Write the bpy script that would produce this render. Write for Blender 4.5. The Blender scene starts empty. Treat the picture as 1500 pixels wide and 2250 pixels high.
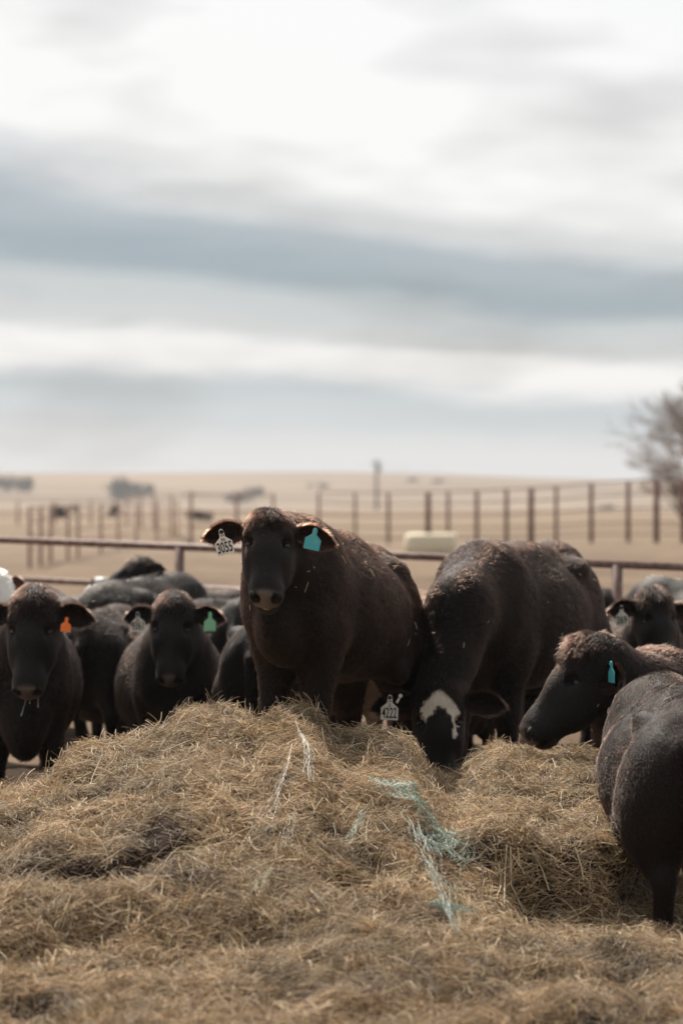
import bpy, math, random
import numpy as np
from mathutils import Vector, Matrix

random.seed(7)
rng = np.random.default_rng(11)
S = bpy.context.scene
COL = S.collection

# ------------------------------------------------------------------ camera
FPX = 5312.0            # focal length in pixels of the 1500 px wide photograph (85 mm on 36 mm tall frame)
CAMZ = 1.85
HORY = 1090.0
cd = bpy.data.cameras.new('camera')
cam = bpy.data.objects.new('camera', cd)
COL.objects.link(cam)
cam.location = (0, 0, CAMZ)
cam.rotation_euler = (math.radians(90), 0, 0)
cd.sensor_width = 36.0
cd.lens = 85.0
cd.shift_y = -(1125 - HORY) / 2250.0
cd.clip_start = 0.1
cd.clip_end = 20000
cd.dof.use_dof = True
cd.dof.focus_distance = 11.3
cd.dof.aperture_fstop = 1.9
S.camera = cam

# ------------------------------------------------------------------ sky, sun, exposure
SUN_AZ = math.radians(-22)      # measured from the view direction (+Y), negative = left
SUN_EL = math.radians(50)
W = bpy.data.worlds.new('World')
S.world = W
W.use_nodes = True
nt = W.node_tree
nt.nodes.clear()
def wn(t, **k):
    n = nt.nodes.new(t)
    for a, b in k.items():
        setattr(n, a, b)
    return n
L = nt.links.new
w_out = wn('ShaderNodeOutputWorld')
w_sky = wn('ShaderNodeTexSky', sky_type='NISHITA')
w_sky.sun_disc = False
w_sky.sun_elevation = SUN_EL
w_sky.sun_rotation = SUN_AZ
w_sky.air_density = 1.0
w_sky.dust_density = 2.0
bg1 = wn('ShaderNodeBackground'); bg1.inputs['Strength'].default_value = 0.055
L(w_sky.outputs[0], bg1.inputs['Color'])
tc = wn('ShaderNodeTexCoord')
sep = wn('ShaderNodeSeparateXYZ'); L(tc.outputs['Generated'], sep.inputs[0])
def wmath(op, a, b=None, c=None):
    n = wn('ShaderNodeMath', operation=op)
    for i, v in enumerate((a, b, c)):
        if v is None:
            continue
        if isinstance(v, (int, float)):
            n.inputs[i].default_value = v
        else:
            L(v, n.inputs[i])
    return n.outputs[0]
# streaky cloud decks: layers follow elevation, sagging to one side, warped by stretched noise
mp = wn('ShaderNodeMapping'); mp.inputs['Scale'].default_value = (3.2, 3.2, 17.0)
L(tc.outputs['Generated'], mp.inputs['Vector'])
nz = wn('ShaderNodeTexNoise'); nz.inputs['Scale'].default_value = 1.6; nz.inputs['Detail'].default_value = 6.0
nz.inputs['Roughness'].default_value = 0.55
L(mp.outputs[0], nz.inputs['Vector'])
warp = wmath('MULTIPLY_ADD', nz.outputs['Fac'], 0.040, -0.020)
tilt = wmath('MULTIPLY_ADD', sep.outputs['X'], 1.15, 1.0)
lay = wmath('MULTIPLY', sep.outputs['Z'], tilt)
lay = wmath('ADD', lay, warp)
lay = wmath('ADD', lay, 0.008)
ramp = wn('ShaderNodeValToRGB')
L(wmath('MULTIPLY', lay, 2.5), ramp.inputs[0])      # ramp covers elevation sine 0 .. 0.4
def srgb(r, g, b):
    f = lambda c: (c / 255 / 12.92) if c / 255 <= 0.04045 else ((c / 255 + 0.055) / 1.055) ** 2.4
    return (f(r), f(g), f(b), 1)
stops = [(0.000, (226, 228, 229)), (0.028, (214, 219, 222)), (0.047, (190, 201, 208)), (0.058, (250, 249, 248)), (0.064, (250, 249, 248)), (0.074, (205, 208, 209)),
         (0.083, (196, 202, 205)), (0.096, (150, 166, 176)), (0.109, (166, 178, 186)), (0.124, (220, 221, 222)), (0.140, (252, 251, 249)),
         (0.200, (252, 252, 250)), (0.400, (240, 241, 243))]
el = ramp.color_ramp.elements
while len(el) > 1:
    el.remove(el[-1])
for i, (p, c) in enumerate(stops):
    e = el[0] if i == 0 else el.new(p * 2.5)
    e.position = p * 2.5
    e.color = srgb(*c)
ramp.color_ramp.interpolation = 'EASE'
SKYLOC = (3.0, 1.2, 2.4)
# softer grey patches through the upper deck
mp2 = wn('ShaderNodeMapping'); mp2.inputs['Scale'].default_value = (5.0, 5.0, 16.0)
mp2.inputs['Location'].default_value = SKYLOC
L(tc.outputs['Generated'], mp2.inputs['Vector'])
nz2 = wn('ShaderNodeTexNoise'); nz2.inputs['Scale'].default_value = 1.3; nz2.inputs['Detail'].default_value = 3.0
L(mp2.outputs[0], nz2.inputs['Vector'])
r2 = wn('ShaderNodeValToRGB')
r2.color_ramp.elements[0].position = 0.50; r2.color_ramp.elements[0].color = (1, 1, 1, 1)
r2.color_ramp.elements[1].position = 0.72; r2.color_ramp.elements[1].color = (0.62, 0.62, 0.62, 1)
L(nz2.outputs['Fac'], r2.inputs[0])
mul = wn('ShaderNodeMixRGB', blend_type='MULTIPLY'); mul.inputs[0].default_value = 1.0
L(ramp.outputs[0], mul.inputs[1]); L(r2.outputs[0], mul.inputs[2])
# thin cloud scatters forward: brighter towards the sun, greyer in the opposite half of the sky
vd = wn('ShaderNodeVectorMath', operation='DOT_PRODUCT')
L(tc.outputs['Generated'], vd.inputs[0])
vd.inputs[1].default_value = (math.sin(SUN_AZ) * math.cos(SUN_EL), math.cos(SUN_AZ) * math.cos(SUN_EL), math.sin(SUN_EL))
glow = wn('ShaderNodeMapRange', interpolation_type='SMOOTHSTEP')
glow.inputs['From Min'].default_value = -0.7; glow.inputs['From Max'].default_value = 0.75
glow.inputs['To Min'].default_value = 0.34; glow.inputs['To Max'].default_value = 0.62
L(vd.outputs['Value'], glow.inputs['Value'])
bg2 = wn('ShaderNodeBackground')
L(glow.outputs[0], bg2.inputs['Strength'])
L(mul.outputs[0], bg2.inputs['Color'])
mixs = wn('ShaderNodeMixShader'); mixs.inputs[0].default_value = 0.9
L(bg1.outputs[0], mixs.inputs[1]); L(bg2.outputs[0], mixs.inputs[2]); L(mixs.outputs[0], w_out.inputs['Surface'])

sl = bpy.data.lights.new('sun', 'SUN')
sl.energy = 5.0
sl.angle = math.radians(1.2)
sl.color = (1.0, 0.93, 0.83)
sun = bpy.data.objects.new('sun', sl)
COL.objects.link(sun)
sd = Vector((math.sin(SUN_AZ) * math.cos(SUN_EL), math.cos(SUN_AZ) * math.cos(SUN_EL), math.sin(SUN_EL)))
sun.rotation_euler = sd.to_track_quat('Z', 'Y').to_euler()
sun.location = sd * 50

S.view_settings.view_transform = 'Standard'
S.view_settings.look = 'None'
S.view_settings.exposure = 0.74
S.view_settings.gamma = 1.0
S.view_settings.use_curve_mapping = False
S.cycles.max_bounces = 8
S.cycles.transparent_max_bounces = 6
S.cycles.use_denoising = True
S.cycles.use_adaptive_sampling = False
S.cycles_curves.shape = 'RIBBONS'

# ------------------------------------------------------------------ helpers
def at(px, py, d):
    """point at depth d behind the photograph's pixel"""
    return np.array([(px - 750) / FPX * d, d, CAMZ - (py - HORY) / FPX * d])

def tag(o, label=None, cat=None, group=None, kind=None):
    if label: o['label'] = label
    if cat: o['category'] = cat
    if group: o['group'] = group
    if kind: o['kind'] = kind
    return o

def link(o, parent=None):
    COL.objects.link(o)
    if parent is not None:
        o.parent = parent
    return o

def empty(name, loc):
    o = bpy.data.objects.new(name, None)
    o.location = loc
    o.empty_display_size = 0.1
    return link(o)

def mesh_obj(name, verts, faces, mat, parent=None, smooth=True, loc=None):
    me = bpy.data.meshes.new(name)
    verts = np.asarray(verts, dtype=float)
    me.from_pydata(verts.tolist(), [], [tuple(int(i) for i in f) for f in faces])
    if smooth:
        me.polygons.foreach_set('use_smooth', np.ones(len(me.polygons), bool))
    me.materials.append(mat)
    me.update()
    o = bpy.data.objects.new(name, me)
    if loc is not None:
        o.location = loc
    return link(o, parent)

def np_mesh(name, V, F, mat, parent=None, color=None, wet=None):
    """fast mesh from numpy arrays, F of shape (n,3) or (n,4)"""
    me = bpy.data.meshes.new(name)
    n = F.shape[1]
    me.vertices.add(len(V)); me.vertices.foreach_set('co', V.astype(np.float32).ravel())
    me.loops.add(F.size); me.loops.foreach_set('vertex_index', F.astype(np.int32).ravel())
    me.polygons.add(len(F))
    me.polygons.foreach_set('loop_start', np.arange(0, F.size, n, dtype=np.int32))
    me.polygons.foreach_set('loop_total', np.full(len(F), n, np.int32))
    me.polygons.foreach_set('use_smooth', np.ones(len(F), bool))
    me.update(calc_edges=True)
    me.validate()
    if color is not None:
        a = me.attributes.new('coat', 'FLOAT_COLOR', 'POINT')
        c = np.ones((len(V), 4), np.float32); c[:, :3] = color
        if wet is not None: c[:, 3] = wet
        a.data.foreach_set('color', c.ravel())
    me.materials.append(mat)
    o = bpy.data.objects.new(name, me)
    return link(o, parent)

def curves_obj(name, P, R, C, mat, parent=None):
    """hair curves object: P (n,k,3), R (n,k), C (n,3)"""
    n, k, _ = P.shape
    cu = bpy.data.hair_curves.new(name)
    cu.add_curves([k] * n)
    cu.attributes['position'].data.foreach_set('vector', P.astype(np.float32).ravel())
    a = cu.attributes.get('radius') or cu.attributes.new('radius', 'FLOAT', 'POINT')
    a.data.foreach_set('value', R.astype(np.float32).ravel())
    a = cu.attributes.new('tint', 'FLOAT_COLOR', 'CURVE')
    c4 = np.ones((n, 4), np.float32); c4[:, :3] = C
    a.data.foreach_set('color', c4.ravel())
    cu.materials.append(mat)
    o = bpy.data.objects.new(name, cu)
    return link(o, parent)

def nrm(v):
    v = np.asarray(v, float)
    return v / (np.linalg.norm(v, axis=-1, keepdims=True) + 1e-12)

def smooth01(t):
    t = np.clip(t, 0, 1)
    return t * t * (3 - 2 * t)

def _hash(ix, iy, iz, seed):
    h = (ix.astype(np.int64) * 374761393 + iy.astype(np.int64) * 668265263 + iz.astype(np.int64) * 2147483647 + seed * 974711) & 0xFFFFFFFF
    h = ((h ^ (h >> 13)) * 1274126177) & 0xFFFFFFFF
    h = (h ^ (h >> 16)) & 0xFFFFFFFF
    h = (h * 2246822519) & 0xFFFFFFFF
    h = (h ^ (h >> 15)) & 0xFFFF
    return h / 65535.0

def vnoise(P, seed=0):
    P = np.asarray(P, float)
    if P.shape[-1] == 2:
        P = np.concatenate([P, np.zeros(P.shape[:-1] + (1,))], -1)
    i = np.floor(P).astype(np.int64); f = P - i
    f = f * f * (3 - 2 * f)
    r = 0
    for dx in (0, 1):
        for dy in (0, 1):
            for dz in (0, 1):
                w = (f[..., 0] if dx else 1 - f[..., 0]) * (f[..., 1] if dy else 1 - f[..., 1]) * (f[..., 2] if dz else 1 - f[..., 2])
                r = r + w * _hash(i[..., 0] + dx, i[..., 1] + dy, i[..., 2] + dz, seed)
    return r * 2 - 1

def fbm(P, oct=4, seed=0, gain=0.5):
    P = np.asarray(P, float); a = 1.0; r = 0; t = 0
    for k in range(oct):
        r = r + a * vnoise(P * (2.03 ** k) + 17.3 * k, seed + k); t += a; a *= gain
    return r / t

# ---- materials
def material(name):
    m = bpy.data.materials.new(name); m.use_nodes = True
    t = m.node_tree
    b = t.nodes.get('Principled BSDF')
    return m, t, b

def noise_mat(name, c1, c2, scale=20, rough=0.7, detail=5, bump=0.0, metal=0.0, coords='Object', spec=0.3, lo=0.35, hi=0.65):
    m, t, b = material(name)
    tcn = t.nodes.new('ShaderNodeTexCoord')
    n = t.nodes.new('ShaderNodeTexNoise'); n.inputs['Scale'].default_value = scale; n.inputs['Detail'].default_value = detail
    t.links.new(tcn.outputs[coords], n.inputs['Vector'])
    r = t.nodes.new('ShaderNodeValToRGB')
    r.color_ramp.elements[0].position = lo; r.color_ramp.elements[1].position = hi
    r.color_ramp.elements[0].color = (*c1, 1); r.color_ramp.elements[1].color = (*c2, 1)
    t.links.new(n.outputs['Fac'], r.inputs[0]); t.links.new(r.outputs[0], b.inputs['Base Color'])
    b.inputs['Roughness'].default_value = rough; b.inputs['Metallic'].default_value = metal
    b.inputs['Specular IOR Level'].default_value = spec
    if bump:
        bp = t.nodes.new('ShaderNodeBump'); bp.inputs['Strength'].default_value = bump; bp.inputs['Distance'].default_value = 0.02
        t.links.new(n.outputs['Fac'], bp.inputs['Height']); t.links.new(bp.outputs[0], b.inputs['Normal'])
    return m

def coat_material():
    m, t, b = material('cow_hide')
    a = t.nodes.new('ShaderNodeAttribute'); a.attribute_name = 'coat'
    t.links.new(a.outputs['Color'], b.inputs['Base Color'])
    mr = t.nodes.new('ShaderNodeMapRange')      # alpha = wet nose
    mr.inputs['To Min'].default_value = 0.62; mr.inputs['To Max'].default_value = 0.30
    t.links.new(a.outputs['Alpha'], mr.inputs['Value']); t.links.new(mr.outputs[0], b.inputs['Roughness'])
    tcn = t.nodes.new('ShaderNodeTexCoord')
    n = t.nodes.new('ShaderNodeTexNoise'); n.inputs['Scale'].default_value = 90; n.inputs['Detail'].default_value = 4
    t.links.new(tcn.outputs['Object'], n.inputs['Vector'])
    bp = t.nodes.new('ShaderNodeBump'); bp.inputs['Strength'].default_value = 0.35; bp.inputs['Distance'].default_value = 0.01
    t.links.new(n.outputs['Fac'], bp.inputs['Height']); t.links.new(bp.outputs[0], b.inputs['Normal'])
    b.inputs['Sheen Weight'].default_value = 0.06; b.inputs['Sheen Roughness'].default_value = 0.35; b.inputs['Sheen Tint'].default_value = (0.55, 0.36, 0.26, 1)
    ms = t.nodes.new('ShaderNodeMapRange'); ms.inputs['To Min'].default_value = 0.12; ms.inputs['To Max'].default_value = 0.6
    t.links.new(a.outputs['Alpha'], ms.inputs['Value']); t.links.new(ms.outputs[0], b.inputs['Specular IOR Level'])
    return m

def fur_material():
    m, t, b = material('cow_fur')
    t.nodes.remove(b)
    out = t.nodes['Material Output']
    h = t.nodes.new('ShaderNodeBsdfHairPrincipled')
    h.model = 'CHIANG'; h.parametrization = 'COLOR'
    a = t.nodes.new('ShaderNodeAttribute'); a.attribute_name = 'tint'
    t.links.new(a.outputs['Color'], h.inputs['Color'])
    h.inputs['Roughness'].default_value = 0.28
    h.inputs['IOR'].default_value = 1.25
    h.inputs['Radial Roughness'].default_value = 0.5
    h.inputs['Random Roughness'].default_value = 0.0
    t.links.new(h.outputs[0], out.inputs['Surface'])
    return m

def tint_material(name, rough=0.6, transl=0.25, spec=0.3):
    m, t, b = material(name)
    a = t.nodes.new('ShaderNodeAttribute'); a.attribute_name = 'tint'
    t.links.new(a.outputs['Color'], b.inputs['Base Color'])
    b.inputs['Roughness'].default_value = rough; b.inputs['Specular IOR Level'].default_value = spec
    tr = t.nodes.new('ShaderNodeBsdfTranslucent'); t.links.new(a.outputs['Color'], tr.inputs['Color'])
    mx = t.nodes.new('ShaderNodeMixShader'); mx.inputs[0].default_value = transl
    out = t.nodes['Material Output']
    t.links.new(b.outputs[0], mx.inputs[1]); t.links.new(tr.outputs[0], mx.inputs[2]); t.links.new(mx.outputs[0], out.inputs['Surface'])
    return m

def plain(name, c, rough=0.5, spec=0.4, dirt=None):
    if dirt:
        return noise_mat(name, c, dirt, scale=28, rough=rough, spec=spec, lo=0.5, hi=0.85)
    m, t, b = material(name)
    b.inputs['Base Color'].default_value = (*c, 1); b.inputs['Roughness'].default_value = rough
    b.inputs['Specular IOR Level'].default_value = spec
    return m

M_HIDE = coat_material()
M_FUR = fur_material()
M_STRAW = tint_material('dry_straw', 0.5, 0.12, 0.35)
M_NET = tint_material('net_plastic', 0.35, 0.15, 0.5)
M_EYE = plain('eye_dark', (0.008, 0.0055, 0.0045), 0.10, 0.4)
M_INK = plain('tag_ink', (0.012, 0.012, 0.012), 0.5)
M_TEETH = plain('teeth', (0.55, 0.46, 0.36), 0.35)
M_TAGW = plain('tag_white', (0.78, 0.76, 0.70), 0.45, dirt=(0.62, 0.55, 0.44))
M_TAGG = plain('tag_grey_white', (0.66, 0.66, 0.58), 0.45, dirt=(0.5, 0.46, 0.38))
M_TAGT = plain('tag_teal', (0.07, 0.40, 0.45), 0.4, dirt=(0.24, 0.40, 0.38))
M_TAGM = plain('tag_mint', (0.27, 0.60, 0.36), 0.45)
M_TAGO = plain('tag_orange', (0.90, 0.22, 0.04), 0.45)
M_TAGB = plain('tag_blue', (0.02, 0.08, 0.25), 0.45)
M_RUST = noise_mat('rusty_pipe', (0.125, 0.068, 0.056), (0.25, 0.165, 0.135), 14, 0.55, 5, 0.1)
M_RUST2 = noise_mat('rusty_far_pipe', (0.085, 0.032, 0.024), (0.14, 0.06, 0.045), 3, 0.7)
M_RUST3 = noise_mat('faded_red_pipe', (0.23, 0.14, 0.11), (0.33, 0.22, 0.18), 3, 0.7)
M_WHITE = plain('white_sleeve', (0.80, 0.80, 0.78), 0.4)

# ================================================================== ground, hills, hay
def ground_h(x, y):
    """gentle terrain: flat pen, a rise to the right far out, low hills at the skyline"""
    x = np.asarray(x, float); y = np.asarray(y, float)
    r = np.hypot(x, y)
    h = 0.06 * fbm(np.stack([x * 0.15, y * 0.15], -1), 3, 71) * smooth01((r - 18) / 20)
    h = h + 0.5 * smooth01((x - 2) / 12) * smooth01((y - 30) / 50) * smooth01((260 - y) / 100)
    far = smooth01((r - 300) / 500)
    h = h - 6.0 * far * smooth01((1500 - r) / 500)
    return h

def hill_h(x, y):
    r = np.hypot(x, y); az = x / np.maximum(r, 1)
    ridge = 1.0 - 0.32 * smooth01((az + 0.02) / 0.16) + 0.10 * fbm(np.stack([az * 9, r * 0.0], -1), 3, 81)
    return r * (0.0104 * ridge) * smooth01((r - 700) / 1100)

gx, gy = [], []
xs = np.concatenate([np.linspace(-60, 60, 61)])
# one sheet to the horizon: polar grid around the camera, rings growing with distance
NR, NA = 150, 160
rr = np.concatenate([np.linspace(2, 40, 50), np.geomspace(41, 2600, NR - 50)])
aa = np.linspace(0, 2 * np.pi, NA, endpoint=False)
RR, AA = np.meshgrid(rr, aa, indexing='ij')
GX = RR * np.sin(AA); GY = RR * np.cos(AA)
GZ = ground_h(GX, GY) + hill_h(GX, GY) + 0.4 * smooth01((RR - 300) / 600) * fbm(np.stack([GX * 0.01, GY * 0.01], -1), 4, 77)
GV = np.stack([GX, GY, GZ], -1).reshape(-1, 3)
GV = np.concatenate([GV, [[0, 0, 0.0]]])
gf = []
for i in range(NR - 1):
    for j in range(NA):
        j2 = (j + 1) % NA
        gf.append((i * NA + j, i * NA + j2, (i + 1) * NA + j2, (i + 1) * NA + j))
c0 = len(GV) - 1
gf3 = [(c0, (j + 1) % NA, j) for j in range(NA)]

def ground_material():
    m, t, b = material('dry_ground')
    nd = t.nodes.new; lk = t.links.new
    geo = nd('ShaderNodeNewGeometry')
    n1 = nd('ShaderNodeTexNoise'); n1.inputs['Scale'].default_value = 1.2; n1.inputs['Detail'].default_value = 8; n1.inputs['Roughness'].default_value = 0.62
    lk(geo.outputs['Position'], n1.inputs['Vector'])
    r1 = nd('ShaderNodeValToRGB')
    r1.color_ramp.elements[0].position = 0.3; r1.color_ramp.elements[0].color = (0.070, 0.046, 0.029, 1)
    r1.color_ramp.elements[1].position = 0.7; r1.color_ramp.elements[1].color = (0.165, 0.113, 0.073, 1)
    n3 = nd('ShaderNodeTexNoise'); n3.inputs['Scale'].default_value = 0.22; n3.inputs['Detail'].default_value = 6; lk(geo.outputs['Position'], n3.inputs['Vector'])
    ad = nd('ShaderNodeMath'); ad.operation = 'MULTIPLY_ADD'; lk(n3.outputs['Fac'], ad.inputs[0]); ad.inputs[1].default_value = 0.9; ad.inputs[2].default_value = -0.45
    sm = nd('ShaderNodeMath'); sm.operation = 'ADD'; lk(ad.outputs[0], sm.inputs[0]); lk(n1.outputs['Fac'], sm.inputs[1])
    lk(sm.outputs[0], r1.inputs[0])
    # far pasture: paler grass with wide bands of field
    mp = nd('ShaderNodeMapping'); mp.inputs['Scale'].default_value = (0.004, 0.02, 0.02); lk(geo.outputs['Position'], mp.inputs['Vector'])
    n2 = nd('ShaderNodeTexNoise'); n2.inputs['Scale'].default_value = 1.0; n2.inputs['Detail'].default_value = 5
    lk(mp.outputs[0], n2.inputs['Vector'])
    r2 = nd('ShaderNodeValToRGB')
    for p, c in ((0.30, (0.085, 0.060, 0.040)), (0.45, (0.15, 0.107, 0.070)), (0.58, (0.215, 0.165, 0.118)), (0.72, (0.20, 0.130, 0.075))):
        e = r2.color_ramp.elements.new(p); e.color = (*c, 1)
    r2.color_ramp.elements.remove(r2.color_ramp.elements[0]); r2.color_ramp.elements.remove(r2.color_ramp.elements[-1])
    lk(n2.outputs['Fac'], r2.inputs[0])
    ln = nd('ShaderNodeVectorMath'); ln.operation = 'LENGTH'; lk(geo.outputs['Position'], ln.inputs[0])
    mr = nd('ShaderNodeMapRange'); mr.inputs['From Min'].default_value = 45; mr.inputs['From Max'].default_value = 130
    lk(ln.outputs['Value'], mr.inputs['Value'])
    mx = nd('ShaderNodeMixRGB'); lk(mr.outputs[0], mx.inputs[0]); lk(r1.outputs[0], mx.inputs[1]); lk(r2.outputs[0], mx.inputs[2])
    lk(mx.outputs[0], b.inputs['Base Color'])
    b.inputs['Roughness'].default_value = 0.9; b.inputs['Specular IOR Level'].default_value = 0.1
    bp = nd('ShaderNodeBump'); bp.inputs['Strength'].default_value = 0.6; bp.inputs['Distance'].default_value = 0.06
    lk(n1.outputs['Fac'], bp.inputs['Height']); lk(bp.outputs[0], b.inputs['Normal'])
    return m
g = mesh_obj('ground', GV, gf + gf3, ground_material())
tag(g, kind='structure')

# ---- hay pile as a height field over the ground: crest line, front toe, trampled shelf behind
CREST = np.array([  # px, py, depth of the crest seen against the cattle
    (-700, 1960, 11.0), (-300, 1850, 11.0), (-100, 1775, 11.0), (0, 1742, 11.0), (130, 1694, 11.1), (160, 1645, 11.15), (200, 1626, 11.2), (300, 1612, 11.3), (375, 1594, 11.3),
    (405, 1560, 11.3), (465, 1556, 11.3), (520, 1564, 11.3), (575, 1592, 11.3), (605, 1557, 11.3), (650, 1553, 11.3), (690, 1566, 11.3), (712, 1602, 11.3),
    (750, 1618, 11.35), (800, 1612, 11.4), (875, 1622, 11.5), (905, 1645, 11.6), (935, 1700, 11.8), (985, 1742, 12.0), (1022, 1722, 12.1), (1048, 1676, 12.2),
    (1090, 1648, 12.3), (1130, 1656, 12.3), (1250, 1660, 12.3), (1315, 1668, 12.3), (1400, 1705, 12.2), (1500, 1765, 12.1), (1700, 1900, 12.0), (2000, 2000, 12.0)])
CX = (CREST[:, 0] - 750) / FPX * CREST[:, 2]
CZ = CAMZ - (CREST[:, 1] - HORY) / FPX * CREST[:, 2] - 0.035
def hay_h(x, y, detail=True):
    x = np.asarray(x, float); y = np.asarray(y, float)
    wob = 0.10 * fbm(np.stack([x * 1.3, y * 1.3], -1), 2, 91)
    dc = np.interp(x, CX, CREST[:, 2]); zc = np.maximum(np.interp(x, CX, CZ), 0.02)
    right = smooth01((x - 0.40) / 0.42)
    # left / middle heap: convex slope from the toe
    toe = 8.95 + 0.20 * np.sin(x * 2.3 + 0.6) + 2.6 * wob
    ramp_ = 0.03 + 0.11 * smooth01((y - 7.7) / 1.7) * (1 - 0.85 * smooth01((x - 0.40) / 0.4))
    t = np.clip((y - toe) / (dc - toe), 0, 1)
    p = np.interp(x, [-1.6, -0.6, -0.1, 0.6], [0.92, 0.80, 0.66, 0.62])
    zl = ramp_ + (zc - ramp_) * np.power(t, p)
    # right: broken bale with an upright face and a level top
    toe2 = 9.86 + 0.05 * np.sin(x * 9) + 0.6 * wob + 1.5 * smooth01((x - 1.02) / 0.5)
    t1 = smooth01((y - toe2) / 0.22)
    z1 = ramp_ + 0.31 * t1 * smooth01((1.62 - x) / 0.35)
    t2 = np.clip((y - toe2 - 0.2) / (dc - toe2 - 0.2), 0, 1)
    zr = np.where(t2 > 0, z1 + (zc - z1) * t2, z1)
    z = zl * (1 - right) + zr * right
    z = z + 0.10 * np.exp(-((x - 0.55) / 0.22) ** 2) * smooth01((y - 9.6) / 0.7) * smooth01((11.5 - y) / 0.6)
    z = z + 0.13 * smooth01((9.6 - y) / 0.6) * (0.5 + 0.5 * fbm(np.stack([x * 2.4, y * 2.0], -1), 2, 95))
    # behind the crest
    back = np.clip((y - dc) / 0.75, 0, 1)
    shelf = np.interp(y, [11.0, 12.2, 13.4, 15.0, 16.2], [0.40, 0.36, 0.18, 0.16, 0.0]) * smooth01((x + 1.25) / 0.6) * smooth01((2.6 - x) / 0.8)
    shelf = np.minimum(shelf, zc)
    z = np.where(y > dc, zc * (1 - smooth01(back)) + shelf * smooth01(back), z)
    if detail:
        P = np.stack([x, y], -1)
        on = smooth01((z - 0.02) / 0.1)
        lump = 0.060 * fbm(P * 2.6, 3, 101) + 0.045 * fbm(P * 7.0, 3, 103) + 0.016 * fbm(P * 24, 2, 105)
        fold = -0.07 * smooth01((fbm(P * np.array([1.6, 3.4]) + 7.7, 3, 107) - 0.18) / 0.25)      # dug-out hollows
        crestfade = 0.35 + 0.65 * np.clip(np.abs(y - dc) / 0.5, 0, 1)
        z = z + (lump + fold * on) * (0.45 + 0.55 * on) * crestfade
        z = z + 0.02
    edge = smooth01((y - 6.6) / 0.8) * smooth01((17.0 - y) / 0.8) * smooth01((x + 3.2) / 0.6) * smooth01((3.4 - x) / 0.6)
    return z * edge - 0.03 * (1 - edge)

def soil_amount(x, y):
    """dark trampled, rotted hay: own stain of the pile"""
    P = np.stack([np.asarray(x, float), np.asarray(y, float)], -1)
    s = np.zeros(P.shape[:-1])
    for px, py, d, rx, ry, a in ((270, 2085, 9.42, 0.24, 0.20, 1.2), (350, 1975, 9.72, 0.13, 0.20, 1.2), (130, 2060, 9.5, 0.22, 0.16, 1.1), (40, 2000, 9.65, 0.2, 0.12, 0.8), (300, 1835, 10.35, 0.20, 0.10, 0.8),
                              (330, 1690, 10.95, 0.12, 0.08, 0.7), (480, 1562, 11.25, 0.10, 0.05, 0.8), (30, 1850, 10.4, 0.1, 0.05, 0.8), (250, 1830, 10.45, 0.25, 0.07, 0.4), (380, 1905, 10.1, 0.08, 0.06, 0.9), (1250, 2060, 9.6, 0.3, 0.12, 0.35), (1300, 1720, 11.3, 0.3, 0.3, 0.35)):
        X = (px - 750) / FPX * d
        q = ((P[..., 0] - X) / rx) ** 2 + ((P[..., 1] - d) / ry) ** 2
        s = np.maximum(s, a * np.exp(-q ** 1.5 * 0.8))
    s = s * (0.6 + 0.8 * (fbm(P * 9, 3, 111) * 0.5 + 0.5))
    s = np.maximum(s, 0.75 * smooth01((fbm(P * np.array([2.2, 4.0]) + 31, 3, 113) - 0.25) / 0.2))
    return np.clip(s, 0, 1)

hs = 0.022
hxs = np.arange(-3.3, 3.5, hs); hys = np.arange(6.4, 17.2, hs)
# finer where it is near: one regular grid
HX, HY = np.meshgrid(hxs, hys, indexing='ij')
HZ = hay_h(HX, HY)
HV = np.stack([HX, HY, HZ], -1).reshape(-1, 3)
nx_, ny_ = HX.shape
ii, jj = np.meshgrid(np.arange(nx_ - 1), np.arange(ny_ - 1), indexing='ij')
v0 = (ii * ny_ + jj).ravel()
HF = np.stack([v0, v0 + ny_, v0 + ny_ + 1, v0 + 1], 1)
hay = empty('hay_pile', (0, 11.0, 0))
tag(hay, 'large loose heap of dry brown hay the cattle feed on', 'hay pile')
soilv = soil_amount(HV[:, 0], HV[:, 1])
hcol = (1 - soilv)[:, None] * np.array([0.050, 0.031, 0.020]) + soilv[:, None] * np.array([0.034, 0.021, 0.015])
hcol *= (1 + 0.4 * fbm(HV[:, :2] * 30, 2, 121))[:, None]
M_CORE, _t, _b = material('matted_hay')
_a = _t.nodes.new('ShaderNodeAttribute'); _a.attribute_name = 'coat'
_t.links.new(_a.outputs['Color'], _b.inputs['Base Color'])
_b.inputs['Roughness'].default_value = 0.9; _b.inputs['Specular IOR Level'].default_value = 0.1
_n = _t.nodes.new('ShaderNodeTexNoise'); _n.inputs['Scale'].default_value = 60; _n.inputs['Detail'].default_value = 6
_tc = _t.nodes.new('ShaderNodeTexCoord'); _t.links.new(_tc.outputs['Object'], _n.inputs['Vector'])
_bp = _t.nodes.new('ShaderNodeBump'); _bp.inputs['Strength'].default_value = 1.0; _bp.inputs['Distance'].default_value = 0.03
_t.links.new(_n.outputs['Fac'], _bp.inputs['Height']); _t.links.new(_bp.outputs[0], _b.inputs['Normal'])
HV0 = HV - np.array([0, 11.0, 0])
np_mesh('matted_core', HV0, HF, M_CORE, hay, hcol)

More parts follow.
